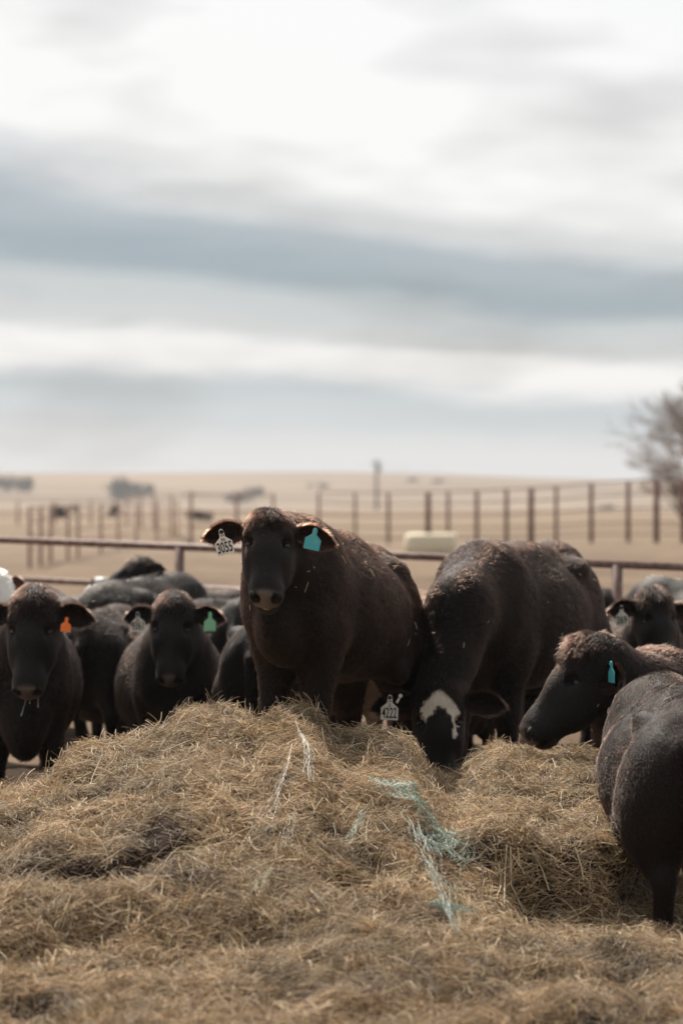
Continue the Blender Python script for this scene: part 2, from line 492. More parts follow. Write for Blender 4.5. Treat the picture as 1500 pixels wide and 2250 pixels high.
GZX, GZY = np.gradient(HZ, hs, hs)
def hay_z(x, y, A=HZ):
    """height of the heap by bilinear lookup"""
    fx = np.clip((np.asarray(x, float) - hxs[0]) / hs, 0, nx_ - 1.001); fy = np.clip((np.asarray(y, float) - hys[0]) / hs, 0, ny_ - 1.001)
    i = fx.astype(int); j = fy.astype(int); u = fx - i; v = fy - j
    return A[i, j] * (1 - u) * (1 - v) + A[i + 1, j] * u * (1 - v) + A[i, j + 1] * (1 - u) * v + A[i + 1, j + 1] * u * v
def hay_normal(x, y):
    return nrm(np.stack([-hay_z(x, y, GZX), -hay_z(x, y, GZY), np.ones_like(x)], -1))
SOIL = soilv.reshape(HX.shape)

STRAW = np.array([(0.40, 0.305, 0.195), (0.52, 0.425, 0.30), (0.32, 0.235, 0.145), (0.21, 0.145, 0.09), (0.27, 0.235, 0.135), (0.66, 0.57, 0.43), (0.13, 0.085, 0.055)])
STRAW = STRAW * np.array([1.05, 0.95, 0.82])
SP = np.array([0.19, 0.17, 0.15, 0.15, 0.09, 0.12, 0.13])
def straw_set(n, x, y, lmin, lmax, r0, r1, lift, k=5, curl=0.26, pale=0.0, aim=None):
    z = hay_z(x, y); N = hay_normal(x, y)
    P2 = np.stack([x, y], -1)
    # swirling lie of the hay, in clumps
    ang = 2.6 * np.pi * fbm(P2 * 1.7 + 5, 2, 131) + rng.normal(size=n) * 0.9
    T = np.stack([np.cos(ang), np.sin(ang), np.zeros(n)], -1)
    if aim is not None: T = nrm(T * 0.4 + aim)
    T = nrm(T - N * (T * N).sum(1, keepdims=True)); Bn = np.cross(N, T)
    Ln = lmin + (lmax - lmin) * rng.random(n) ** 1.8
    up = lift * rng.random(n) ** 2.0
    tilt = np.clip(rng.normal(size=n) * 0.32 + 0.08, -0.5, 1.1)
    c1 = rng.normal(size=n) * curl; c2 = rng.normal(size=n) * curl * 0.6
    s = np.linspace(-0.5, 0.5, k)
    mid = np.stack([x, y, z], -1) + N * up[:, None]
    P = mid[:, None, :] + (T[:, None, :] + N[:, None, :] * tilt[:, None, None]) * (s[None, :, None] * Ln[:, None, None]) \
        + Bn[:, None, :] * ((c1 * Ln)[:, None] * (s[None] ** 2 - 0.08) + (c2 * Ln)[:, None] * s[None] ** 3 * 2)[..., None] \
        - N[:, None, :] * (np.abs(tilt) * Ln * 0.5)[:, None, None] * (s[None] ** 2 * 1.4)[..., None]
    R = (r0 + (r1 - r0) * rng.random(n) ** 2)[:, None] * np.linspace(1.0, 0.55, k)[None]
    ci = rng.choice(len(STRAW), n, p=SP)
    C = STRAW[ci] * (0.75 + 0.5 * rng.random((n, 1))) * np.where(y < 9.2, 0.86, 1.0)[:, None]
    zone = fbm(P2 * 1.1 + 13, 3, 141)
    C = C * (1 + 0.22 * zone[:, None]) * (1 + 0.10 * zone[:, None] * np.array([1, 0.2, -0.6]))
    if pale: C = C * (1 - pale) + np.array([0.62, 0.53, 0.36]) * pale
    so = hay_z(x, y, SOIL)
    C = C * (1 - 0.55 * so[:, None])
    return P, R, C, so

def front_points(n, y0, y1, x0, x1):
    x = x0 + (x1 - x0) * rng.random(n); y = y0 + (y1 - y0) * rng.random(n)
    return x, y
parts_P, parts_R, parts_C, parts_y = [], [], [], []
def add_straw(n, y0, y1, x0, x1, *a, soil_drop=0.84, **k):
    x, y = front_points(n, y0, y1, x0, x1)
    so = hay_z(x, y, SOIL)
    keep = rng.random(n) > so * soil_drop
    x, y = x[keep], y[keep]
    P, R, C, _ = straw_set(len(x), x, y, *a, **k)
    if 'k' in k and k['k'] != 5: raise SystemExit
    parts_P.append(P); parts_R.append(R); parts_C.append(C); parts_y.append(y)
add_straw(285000, 8.9, 12.7, -2.5, 2.6, 0.025, 0.10, 0.0007, 0.0017, 0.036)
add_straw(95000, 7.6, 8.9, -2.3, 2.3, 0.03, 0.13, 0.0007, 0.0017, 0.036)
add_straw(20000, 8.2, 12.6, -2.5, 2.5, 0.09, 0.22, 0.0012, 0.0024, 0.055, pale=0.45)
add_straw(45000, 12.7, 16.5, -1.8, 2.8, 0.05, 0.14, 0.0009, 0.0016, 0.03)
# torn flakes and tufts: bundles of straw sharing a direction and a tone, standing proud of the heap
def add_tufts(nc, per, y0, y1, x0, x1, lmin, lmax, r0, r1, size, rise):
    cx_ = x0 + (x1 - x0) * rng.random(nc); cy_ = y0 + (y1 - y0) * rng.random(nc)
    keep = rng.random(nc) > hay_z(cx_, cy_, SOIL) * 0.95; cx_, cy_ = cx_[keep], cy_[keep]; nc = len(cx_)
    ang = rng.random(nc) * 6.283; tone = 0.55 + 0.9 * rng.random(nc); up_ = rng.random(nc) * rise; tl = rng.normal(size=nc) * 0.45 + 0.25
    idx = np.repeat(np.arange(nc), per); n = len(idx)
    sc_ = size * (0.5 + rng.random(nc))
    x = cx_[idx] + rng.normal(size=n) * sc_[idx]; y = cy_[idx] + rng.normal(size=n) * sc_[idx]
    z = hay_z(x, y); N = hay_normal(x, y)
    an = ang[idx] + rng.normal(size=n) * 0.38
    T = np.stack([np.cos(an), np.sin(an), 0 * an], -1); T = nrm(T - N * (T * N).sum(1, keepdims=True)); Bn = np.cross(N, T)
    Ln = lmin + (lmax - lmin) * rng.random(n) ** 1.5; tilt = tl[idx] + rng.normal(size=n) * 0.22
    s = np.linspace(-0.5, 0.5, 5); c1 = rng.normal(size=n) * 0.32
    mid = np.stack([x, y, z], -1) + N * (up_[idx] * rng.random(n) + 0.006)[:, None]
    P = mid[:, None, :] + (T[:, None] + N[:, None] * tilt[:, None, None]) * (s[None, :, None] * Ln[:, None, None]) \
        + Bn[:, None] * ((c1 * Ln)[:, None] * (s[None] ** 2 - 0.08))[..., None] - N[:, None] * (np.abs(tilt) * Ln * 0.6)[:, None, None] * (s[None] ** 2)[..., None]
    R = (r0 + (r1 - r0) * rng.random(n) ** 2)[:, None] * np.linspace(1.0, 0.5, 5)[None]
    C = STRAW[rng.choice(len(STRAW), n, p=SP)] * (0.8 + 0.4 * rng.random((n, 1))) * tone[idx][:, None]
    C = C * (1 - 0.5 * hay_z(x, y, SOIL)[:, None]) * np.where(y < 9.2, 0.9, 1.0)[:, None]
    parts_P.append(P); parts_R.append(R); parts_C.append(C); parts_y.append(y)
add_tufts(4300, 26, 8.9, 12.6, -2.4, 2.5, 0.04, 0.15, 0.0008, 0.0018, 0.035, 0.06)
add_tufts(3100, 26, 7.6, 9.1, -2.2, 2.2, 0.05, 0.16, 0.0008, 0.0018, 0.035, 0.06)
# straw standing up along the crest
nn = 5000
xx = -1.8 + 3.8 * rng.random(nn); yy = np.interp(xx, CX, CREST[:, 2]) + rng.normal(size=nn) * 0.12
P, R, C, _ = straw_set(nn, xx, yy, 0.05, 0.15, 0.0006, 0.0012, 0.05)
parts_P.append(P); parts_R.append(R); parts_C.append(C); parts_y.append(yy)
AP = np.concatenate(parts_P); AR = np.concatenate(parts_R); AC = np.concatenate(parts_C); AY = np.concatenate(parts_y)
near = AY < 9.2
o = curves_obj('loose_straw', AP[~near] - np.array([0, 11.0, 0]), AR[~near], AC[~near], M_STRAW, hay); o['kind'] = 'stuff'
o = curves_obj('hay_litter', AP[near], AR[near], AC[near], M_STRAW)
tag(o, 'loose hay litter strewn over the ground in front of the heap', 'hay', kind='stuff')

# long pale stalks hanging from the ledge of the broken bale, and single stalks on the crest
def stalk(points, r, c=(0.62, 0.52, 0.34)):
    P = np.array(points, float)
    t = np.linspace(0, 1, len(P)); tt = np.linspace(0, 1, 9)
    return np.stack([np.interp(tt, t, P[:, k]) for k in range(3)], 1), r, c
def on_hay(px, py, lift=0.02, d0=8.2, d1=13.0):
    """first point of the heap along the sight line of a photograph pixel"""
    d = np.linspace(d0, d1, 900)
    x = (px - 750) / FPX * d; z = CAMZ - (py - HORY) / FPX * d
    hit = np.argmax(hay_z(x, d) >= z)
    q = np.array([x[hit], d[hit], 0.0]); q[2] = hay_z(q[0:1], q[1:2])[0]
    return q + np.array([0, -0.6, 0.8]) * lift
ST = []
for pts in (((1112, 1872), (1108, 1930), (1106, 2010)), ((1120, 1878), (1122, 1960), (1150, 2020)), ((1136, 1880), (1140, 1915), (1150, 1935)),
            ((1168, 1885), (1190, 1930), (1205, 1975)), ((1180, 1880), (1215, 1900), (1225, 1925)), ((1262, 1880), (1275, 1920), (1280, 1950)),
            ((1250, 1690), (1270, 1680), (1300, 1700)), ((1230, 1735), (1255, 1720), (1250, 1760)), ((1000, 1795), (1060, 1790), (1110, 1800))):
    ST.append(stalk([on_hay(px, py, 0.035) for px, py in pts], 0.0028))
for (px, py), (dx, dz) in (((320, 1600), (0.07, 0.13)), ((512, 1572), (0.02, 0.09)), ((230, 1618), (0.0, 0.06)), ((770, 1600), (0.015, 0.05)), ((905, 1640), (-0.03, 0.08)), ((690, 1590), (0.02, 0.07)), ((160, 1640), (-0.1, 0.05))):
    d = 11.25; q = at(px, py + 12, d); q[2] = hay_z(q[0:1], q[1:2])[0]
    ST.append(stalk([q, q + np.array([dx * 0.3, 0, dz * 0.5]), q + np.array([dx, 0.02, dz * 0.9]), q + np.array([dx * 1.05, 0.02, dz * 1.2])], 0.0020))
P = np.stack([a for a, _, _ in ST]); R = np.stack([np.full(9, r) for _, r, _ in ST]); C = np.array([c for _, _, c in ST])
o = curves_obj('long_stalks', P - np.array([0, 11.0, 0]), R, C, M_STRAW, hay); o['kind'] = 'stuff'

# ---- net wrap and twine lying on the heap: bundles of strands following the surface
def strands(name, path, n, spread, r, colour, label, cat, loops=0, lift=0.04, group=None, jitter=0.008):
    ctrl = np.array([on_hay(px, py, lift) for px, py in path])
    seg = np.concatenate([[0], np.cumsum(np.linalg.norm(np.diff(ctrl, axis=0), axis=1))]); seg /= seg[-1]
    K = 24; P = []; 
    for i in range(n):
        a, b = 0.0, 1.0
        if n > 6:
            a = 0.35 * rng.random() ** 2; b = 1 - 0.5 * rng.random() ** 2
        t = np.linspace(a, b, K)
        q = np.stack([np.interp(t, seg, ctrl[:, k]) for k in range(3)], 1)
        for _ in range(3):
            q[1:-1] = 0.25 * q[:-2] + 0.5 * q[1:-1] + 0.25 * q[2:]
        sp = np.interp(t, np.linspace(0, 1, len(spread)), spread)
        off = rng.normal() * sp + np.cumsum(rng.normal(size=K)) * jitter * 0.35
        tang = nrm(np.gradient(q, axis=0)); N = hay_normal(q[:, 0], q[:, 1]); side = np.cross(N, tang)
        if loops:
            ph = rng.random() * 6.28; fq = 2 + 4 * rng.random()
            off = off + loops * sp * np.sin(fq * 6.28 * t + ph)
        q = q + side * off[:, None]
        base = hay_z(q[:, 0], q[:, 1])
        q[:, 2] = np.maximum(q[:, 2], base) + lift * 0.7 + np.abs(rng.normal(size=K)) * 0.006 + 0.008
        P.append(q)
    P = np.array(P); R = np.full((n, K), r) * (0.8 + 0.4 * rng.random((n, 1)))
    C = np.array(colour) * (0.7 + 0.6 * rng.random((n, 1)))
    og = P[:, :, :].mean((0, 1)); og[2] = P[..., 2].min()
    o = curves_obj(name, P - og, R, C, M_NET); o.location = og
    tag(o, label, cat, group)
strands('net_wrap', [(818, 1738), (850, 1748), (900, 1770), (940, 1805), (965, 1850), (985, 1890), (980, 1915)], 62, [0.010, 0.028, 0.040, 0.048, 0.054, 0.04], 0.0010, (0.255, 0.325, 0.265),
        'tangled green bale netting draped down the middle of the hay heap', 'netting', loops=0.9, jitter=0.02, lift=0.028)
strands('net_wrap', [(905, 1815), (920, 1850), (940, 1900), (955, 1945), (975, 1985), (990, 2030), (1003, 2085)], 12, [0.03, 0.04, 0.02, 0.008, 0.003], 0.0009, (0.22, 0.27, 0.235),
        'thin tail of grey-green netting running down to the foot of the heap', 'netting', jitter=0.012, lift=0.028)
strands('net_wrap', [(948, 2005), (970, 2012), (988, 2030), (990, 2050)], 14, [0.02, 0.03, 0.02], 0.0009, (0.17, 0.235, 0.185), 'small clump of green netting low on the heap beside the netting tail', 'netting', loops=0.9, jitter=0.02, lift=0.028)
strands('net_wrap', [(805, 1800), (785, 1835), (765, 1880)], 12, [0.008, 0.014, 0.02], 0.0005, (0.34, 0.40, 0.32), 'faint pale green netting wisp left of the tangled netting', 'netting', lift=0.03)
strands('baling_twine', [(655, 1610), (662, 1635), (672, 1665), (680, 1700), (674, 1745)], 9, [0.014, 0.008, 0.005, 0.005, 0.003], 0.0008, (0.55, 0.52, 0.45), 'white frayed twine hanging from the top of the heap', 'twine', group='white twine on the hay', lift=0.03)
strands('baling_twine', [(640, 1690), (618, 1750), (608, 1800), (590, 1835), (570, 1865)], 7, [0.001, 0.002, 0.006, 0.014, 0.018], 0.0006, (0.55, 0.52, 0.45), 'long thin white twine fanning out at its lower end', 'twine', group='white twine on the hay', lift=0.03)
strands('baling_twine', [(652, 1812), (645, 1840), (632, 1870), (628, 1892)], 4, [0.006, 0.005, 0.002], 0.0006, (0.55, 0.52, 0.45), 'short pale twine scrap beside the long fanned twine', 'twine', group='white twine on the hay', lift=0.03)
strands('baling_twine', [(598, 1935), (578, 1965), (556, 1990)], 8, [0.004, 0.01, 0.014], 0.0007, (0.48, 0.46, 0.33), 'dull yellowish twine tuft low on the heap', 'twine', group='white twine on the hay', lift=0.03)
strands('baling_twine', [(822, 1745), (848, 1756), (868, 1750), (890, 1748), (905, 1760)], 4, [0.002, 0.004, 0.006, 0.006], 0.0009, (0.70, 0.70, 0.63), 'white cord twisted across the top of the green netting', 'twine', group='white twine on the hay', lift=0.035)

# ================================================================== fences, bale, pole, trees
def tube(a, b, r, n=10, r2=None):
    a = np.array(a, float); b = np.array(b, float); d = nrm(b - a)
    s = nrm(np.cross(d, [0, 0, 1.0] if abs(d[2]) < 0.9 else [1.0, 0, 0])); t = np.cross(d, s)
    ang = np.linspace(0, 2 * np.pi, n, endpoint=False); ring = np.cos(ang)[:, None] * s + np.sin(ang)[:, None] * t
    V = np.concatenate([a + ring * r, b + ring * (r if r2 is None else r2)])
    F = [(i, (i + 1) % n, n + (i + 1) % n, n + i) for i in range(n)] + [tuple(range(n))[::-1], tuple(range(n, 2 * n))]
    return V, F
def part_tube(name, a, b, r, mat, parent, n=10, r2=None):
    V, F = tube(a, b, r, n, r2)
    base = np.array(parent.location)
    return mesh_obj(name, V - base, F, mat, parent)

# near pipe fence, running behind the herd, farther away at the left
def fline(px, ztop):
    """point on the fence line below photograph column px"""
    A = np.array([-4.2, 23.6]); Bq = np.array([4.2, 19.4])
    k = (px - 750) / FPX
    t = (A[0] - k * A[1]) / (k * (Bq[1] - A[1]) - (Bq[0] - A[0]))
    q = A + t * (Bq - A)
    dip = 0.048 - 0.171 * px / 1500.0 if ztop > 0 else 0.0      # the fence follows ground that falls away to the right
    return np.array([q[0], q[1], ztop + dip])
TOPZ = 1.40
root = empty('pipe_fence', tuple(fline(395, 0)))
tag(root, 'rusty brown pipe fence with two rails behind the herd', 'fence')
for px in (-520, 395, 1355, 2300):
    q = fline(px, 0)
    part_tube('post', q - np.array([0, 0, 0.2]), fline(px, TOPZ - 0.02), 0.045, M_RUST, root, 14)
part_tube('rail', fline(-560, TOPZ), fline(2340, TOPZ), 0.034, M_RUST, root, 14)
part_tube('rail', fline(-560, TOPZ - 0.37), fline(2340, TOPZ - 0.37), 0.028, M_RUST, root, 14)
part_tube('rail', fline(-560, TOPZ - 0.76), fline(2340, TOPZ - 0.76), 0.028, M_RUST, root, 14)
sl_ = part_tube('sleeve', fline(212, TOPZ - 0.37), fline(237, TOPZ - 0.37), 0.036, M_WHITE, root, 12)
sl_['label'] = 'white plastic sleeve on the lower rail'
part_tube('collar', fline(205, TOPZ - 0.37), fline(211, TOPZ - 0.37), 0.036, M_RUST, root, 12)

# far corral fence on the right: drill-pipe posts with cables
def far_fence(label, posts, rails, r, hgt, mat, railr=0.02):
    p0 = posts[0][0]
    root = empty('corral_fence', tuple(p0))
    tag(root, label, 'fence')
    for q, rr_ in posts:
        part_tube('post', q - np.array([0, 0, 0.3]), q + np.array([0, 0, hgt]), rr_, mat, root, 8)
    pts = [q for q, _ in posts]
    for z in rails:
        for a, b in zip(pts[:-1], pts[1:]):
            part_tube('rail', a + np.array([0, 0, z]), b + np.array([0, 0, z]), railr, mat, root, 6)
def gp(px, d):
    x = (px - 750) / FPX * d
    return np.array([x, d, float(ground_h(x, d) + hill_h(np.array(x), np.array(d)))])
PX = [(700, 0.05), (780, 0.05), (853, 0.06), (940, 0.10), (984, 0.06), (1047, 0.07), (1112, 0.07), (1166, 0.10), (1221, 0.06), (1298, 0.07), (1379, 0.07), (1441, 0.09), (1500, 0.08), (1570, 0.08), (1640, 0.1)]
posts = [(gp(px, np.interp(px, [700, 1640], [98, 72])), r) for px, r in PX]
far_fence('tall dark post fence across the pasture behind the right-hand cattle', posts, (2.0, 1.55, 1.1, 0.65, 0.25), 0.07, 2.02, M_RUST2, 0.022)
# far pens on the left: two receding runs
posts = [(gp(px, d), 0.045) for px, d in ((66, 62), (90, 64), (112, 67), (150, 70), (172, 73), (222, 78), (260, 84), (300, 92), (345, 100), (390, 112))]
far_fence('reddish pen fence receding in the left distance', posts, (1.55, 1.2, 0.85, 0.5), 0.06, 1.6, M_RUST3, 0.022)
posts = [(gp(px, d), 0.06) for px, d in ((280, 150), (310, 140), (340, 128), (378, 112), (420, 82), (520, 90), (600, 100))]
far_fence('second reddish pen fence with a heavy post left of the main cow', posts, (1.9, 1.3, 0.8), 0.08, 2.0, M_RUST3, 0.03)
posts = [(gp(px, d), 0.07) for px, d in ((-120, 150), (-40, 152), (40, 155), (120, 158), (200, 160), (280, 165))]
far_fence('faint far fence line below the left hills', posts, (1.5, 1.0, 0.5), 0.08, 1.6, M_RUST3, 0.03)

# big bale lying beyond the fence
def rounded_box(sx, sy, sz, r, n=4):
    V = []; F = []
    m = 9
    for i in range(m):                 # superellipsoid-like block
        ph = -math.pi / 2 + math.pi * i / (m - 1)
        for j in range(20):
            th = 2 * math.pi * j / 20
            f_ = lambda c, e: math.copysign(abs(c) ** e, c)
            V.append((sx * f_(math.cos(ph), 0.28) * f_(math.cos(th), 0.28), sy * f_(math.cos(ph), 0.28) * f_(math.sin(th), 0.28), sz * f_(math.sin(ph), 0.28)))
    for i in range(m - 1):
        for j in range(20):
            F.append((i * 20 + j, i * 20 + (j + 1) % 20, (i + 1) * 20 + (j + 1) % 20, (i + 1) * 20 + j))
    return np.array(V), F
bp_ = gp(946, 72.0)
V, F = rounded_box(0.78, 0.60, 0.37, 0.1)
V = V + (0.03 * fbm(V * 3 + 4, 3, 301))[:, None]
M_BALE = noise_mat('pale_bale', (0.58, 0.51, 0.37), (0.80, 0.72, 0.55), 18, 0.85, 6, 0.4)
bale = empty('hay_bale', tuple(bp_))
tag(bale, 'pale square hay bale lying beyond the pipe fence', 'hay bale')
mesh_obj('bale_body', V + np.array([0, 0, 0.36]), F, M_BALE, bale)
for xo in (-0.5, -0.17, 0.17, 0.5):
    ring = np.array([(xo + 0.0, 0.625 * math.copysign(abs(math.cos(a)) ** 0.3, math.cos(a)), 0.36 + 0.385 * math.copysign(abs(math.sin(a)) ** 0.3, math.sin(a))) for a in np.linspace(0, 2 * np.pi, 24, endpoint=False)])
    Vt = np.concatenate([ring + np.array([-0.008, 0, 0]), ring + np.array([0.008, 0, 0])])
    mesh_obj('twine_band', Vt, [(i, (i + 1) % 24, 24 + (i + 1) % 24, 24 + i) for i in range(24)], M_TAGG, bale)

# utility pole
M_POLE = noise_mat('weathered_pole', (0.10, 0.085, 0.075), (0.18, 0.16, 0.14), 4, 0.85)
pp = gp(827, 520.0)
pole = empty('utility_pole', tuple(pp))
tag(pole, 'lone utility pole on the skyline above the main cow', 'utility pole')
part_tube('pole_shaft', pp - np.array([0, 0, 1]), pp + np.array([0, 0, 12.2]), 0.36, M_POLE, pole, 12, 0.26)
part_tube('crossarm', pp + np.array([-1.1, 0, 11.3]), pp + np.array([1.1, 0, 11.3]), 0.14, M_POLE, pole, 8)
part_tube('transformer', pp + np.array([0.62, -0.1, 9.6]), pp + np.array([0.62, -0.1, 10.8]), 0.32, M_POLE, pole, 12)
for xo in (-0.95, 0.0, 0.95):
    part_tube('insulator', pp + np.array([xo, 0, 11.42]), pp + np.array([xo, 0, 11.8]), 0.11, M_POLE, pole, 8)

# trees
M_BARK = noise_mat('grey_bark', (0.075, 0.058, 0.046), (0.15, 0.12, 0.095), 6, 0.9)
M_TWIG = noise_mat('bare_twigs', (0.22, 0.17, 0.135), (0.36, 0.285, 0.23), 2, 0.9)
def tree(name, label, base, height, spread, levels, seed, twig_r, mat=M_BARK, mat2=M_TWIG, group='bare trees', lean=0.0, sprays=3, stem=0.30, dens=0.35):
    rg = random.Random(seed)
    segT, segC = [], []
    def grow(p, d, ln, r, lev):
        segs = 3
        q = p
        for s in range(segs):
            d2 = d + Vector((rg.gauss(0, 0.13), rg.gauss(0, 0.13), 0.06)); d2.normalize()
            e = q + d2 * (ln / segs)
            rr1 = r * (1 - 0.25 * s / segs); rr2 = r * (1 - 0.25 * (s + 1) / segs)
            (segT if lev <= 1 else segC).append((*q, *e, max(rr1, twig_r), max(rr2, twig_r * 0.8)))
            if (lev > 0 or stem < 0.2) and s > 0 and lev < levels:
                for k in range(1 + (rg.random() < dens)):
                    ax = Vector((rg.gauss(0, 1), rg.gauss(0, 1), rg.gauss(0, 0.4))); ax = ax - d2 * ax.dot(d2); ax.normalize()
                    nd_ = (d2 * 0.75 + ax * (0.55 + 0.3 * rg.random()) * spread + Vector((0, 0, 0.12))).normalized()
                    grow(e, nd_, (ln if lev else height * 0.26) * (0.55 + 0.25 * rg.random()), rr2 * 0.55, lev + 1)
            q = e; d = d2
        if lev < levels:
            for k in range(sprays):
                ax = Vector((rg.gauss(0, 1), rg.gauss(0, 1), rg.gauss(0, 0.3))); ax = ax - d * ax.dot(d); ax.normalize()
                nd_ = (d * 0.8 + ax * (0.5 + 0.35 * rg.random()) * spread).normalized()
                grow(q, nd_, (ln if lev else height * 0.28) * (0.6 + 0.25 * rg.random()), r * 0.62, lev + 1)
    grow(Vector((0, 0, -0.3)), Vector((lean, 0, 1)).normalized(), height * stem, height * 0.018, 0)
    root = empty(name, tuple(base))
    tag(root, label, 'tree', group)
    def build(nm, segs, n, m):
        A = np.array(segs); p, e = A[:, :3], A[:, 3:6]
        d = nrm(e - p); s_ = nrm(np.cross(d, np.where(np.abs(d[:, 2:3]) < 0.9, [[0, 0, 1.0]], [[1.0, 0, 0]]))); t_ = np.cross(d, s_)
        an = np.linspace(0, 2 * np.pi, n, endpoint=False)
        ring = np.cos(an)[None, :, None] * s_[:, None] + np.sin(an)[None, :, None] * t_[:, None]
        V = np.concatenate([p[:, None] + ring * A[:, 6, None, None], e[:, None] + ring * A[:, 7, None, None]], 1)
        i = np.arange(n); q = np.stack([i, (i + 1) % n, n + (i + 1) % n, n + i], 1)
        F = (np.arange(len(A)) * 2 * n)[:, None, None] + q[None]
        np_mesh(nm, V.reshape(-1, 3), F.reshape(-1, 4), m, root)
    build('trunk', segT, 7, mat); build('crown', segC, 3, mat2)
tree('bare_tree', 'leafless tree rising out of the right edge behind the post fence', gp(1630, 108.0), 11.5, 1.0, 5, 12, 0.0075, stem=0.18, sprays=2, dens=0.5)
tree('bare_tree', 'low leafless thicket tree left of the tall leafless tree', gp(1500, 111.0), 5.4, 0.9, 5, 9, 0.007, stem=0.16, sprays=2, dens=0.3)
tree('bare_tree', 'mid-height leafless tree at the right edge between thicket and tall tree', gp(1550, 114.0), 8.0, 0.9, 5, 21, 0.007, stem=0.16, sprays=2, dens=0.3)

# far clumps of trees on the slopes: rough crowns of many small leaf faces
M_LEAF = noise_mat('far_foliage', (0.030, 0.034, 0.026), (0.07, 0.065, 0.045), 0.6, 0.9)
def clump(label, px, d, wm, hm, seed, group='far trees on the slopes'):
    rg = np.random.default_rng(seed)
    q = gp(px, d)
    root = empty('far_tree', tuple(q)); tag(root, label, 'tree', group)
    n = 900
    lob = rg.normal(size=(9, 3)) * np.array([wm * 0.28, wm * 0.2, hm * 0.12]) + np.array([0, 0, hm * 0.55])
    c_ = lob[rg.integers(0, 9, n)] + rg.normal(size=(n, 3)) * np.array([wm * 0.10, wm * 0.10, hm * 0.15])
    c_[:, 2] = np.maximum(c_[:, 2], 0.1 * hm)
    a = nrm(rg.normal(size=(n, 3))); b = nrm(np.cross(a, rg.normal(size=(n, 3)))); s = hm * 0.07
    V = np.stack([c_ - a * s, c_ + b * s, c_ + a * s, c_ - b * s], 1).reshape(-1, 3)
    F = np.arange(4 * n).reshape(n, 4)
    V_, F_ = tube((0, 0, -0.5), (0, 0, hm * 0.6), hm * 0.05, 6, hm * 0.02)
    mesh_obj('trunk', V_, F_, M_BARK, root)
    np_mesh('crown', V, F, M_LEAF, root)
for i, (lb, px, d, w_, h_) in enumerate((
    ('wide dark tree clump at the far left edge of the hills', 15, 1250, 17, 8), ('smaller tree clump right of the far left clump', 58, 1250, 9, 8),
    ('blue-grey grove on the slope above the orange-tagged cow', 265, 1150, 15, 10), ('trees at the right end of the blue-grey grove', 300, 1180, 9, 8),
    ('low grove on the slope left of the main cow', 515, 1100, 14, 6), ('small thin grove between low grove and skyline', 555, 1200, 9, 5),
    ('faint tree on the ridge above the main cow', 700, 1300, 9, 3), ('skyline tree right of the utility pole', 905, 1400, 8, 3), ('small skyline tree farther right of the pole', 960, 1400, 7, 2.5), ('lone skyline bush near the bare tree', 1328, 900, 5, 4))):
    clump(lb, px, d, w_, h_, 400 + i)
for i, (lb, px, d, w_, h_) in enumerate((('dark round bush in the left pasture', 130, 190, 1.5, 1.1), ('second dark bush right of the round bush', 254, 200, 0.9, 1.3), ('dark bush beside the heavy fence post', 432, 175, 1.6, 0.9))):
    clump(lb, px, d, w_, h_, 430 + i, 'dark bushes in the pasture')

# ---- the air: closed box of thin even haze round the whole place
bv = [(x, y, z) for x in (-2700, 2700) for y in (-2700, 2700) for z in (-9.0, 45.0)]
bf = [(0, 1, 3, 2), (4, 6, 7, 5), (0, 4, 5, 1), (2, 3, 7, 6), (0, 2, 6, 4), (1, 5, 7, 3)]
M_HAZE = bpy.data.materials.new('haze'); M_HAZE.use_nodes = True
_t = M_HAZE.node_tree; _t.nodes.clear()
_o = _t.nodes.new('ShaderNodeOutputMaterial'); _v = _t.nodes.new('ShaderNodeVolumePrincipled')
_v.inputs['Color'].default_value = (0.95, 0.94, 0.96, 1); _v.inputs['Density'].default_value = 0.00022; _v.inputs['Anisotropy'].default_value = 0.0
_t.links.new(_v.outputs[0], _o.inputs['Volume'])
hz_ = mesh_obj('haze', bv, bf, M_HAZE, smooth=False)
tag(hz_, 'thin pale haze filling the air over the pasture', 'haze', kind='stuff')

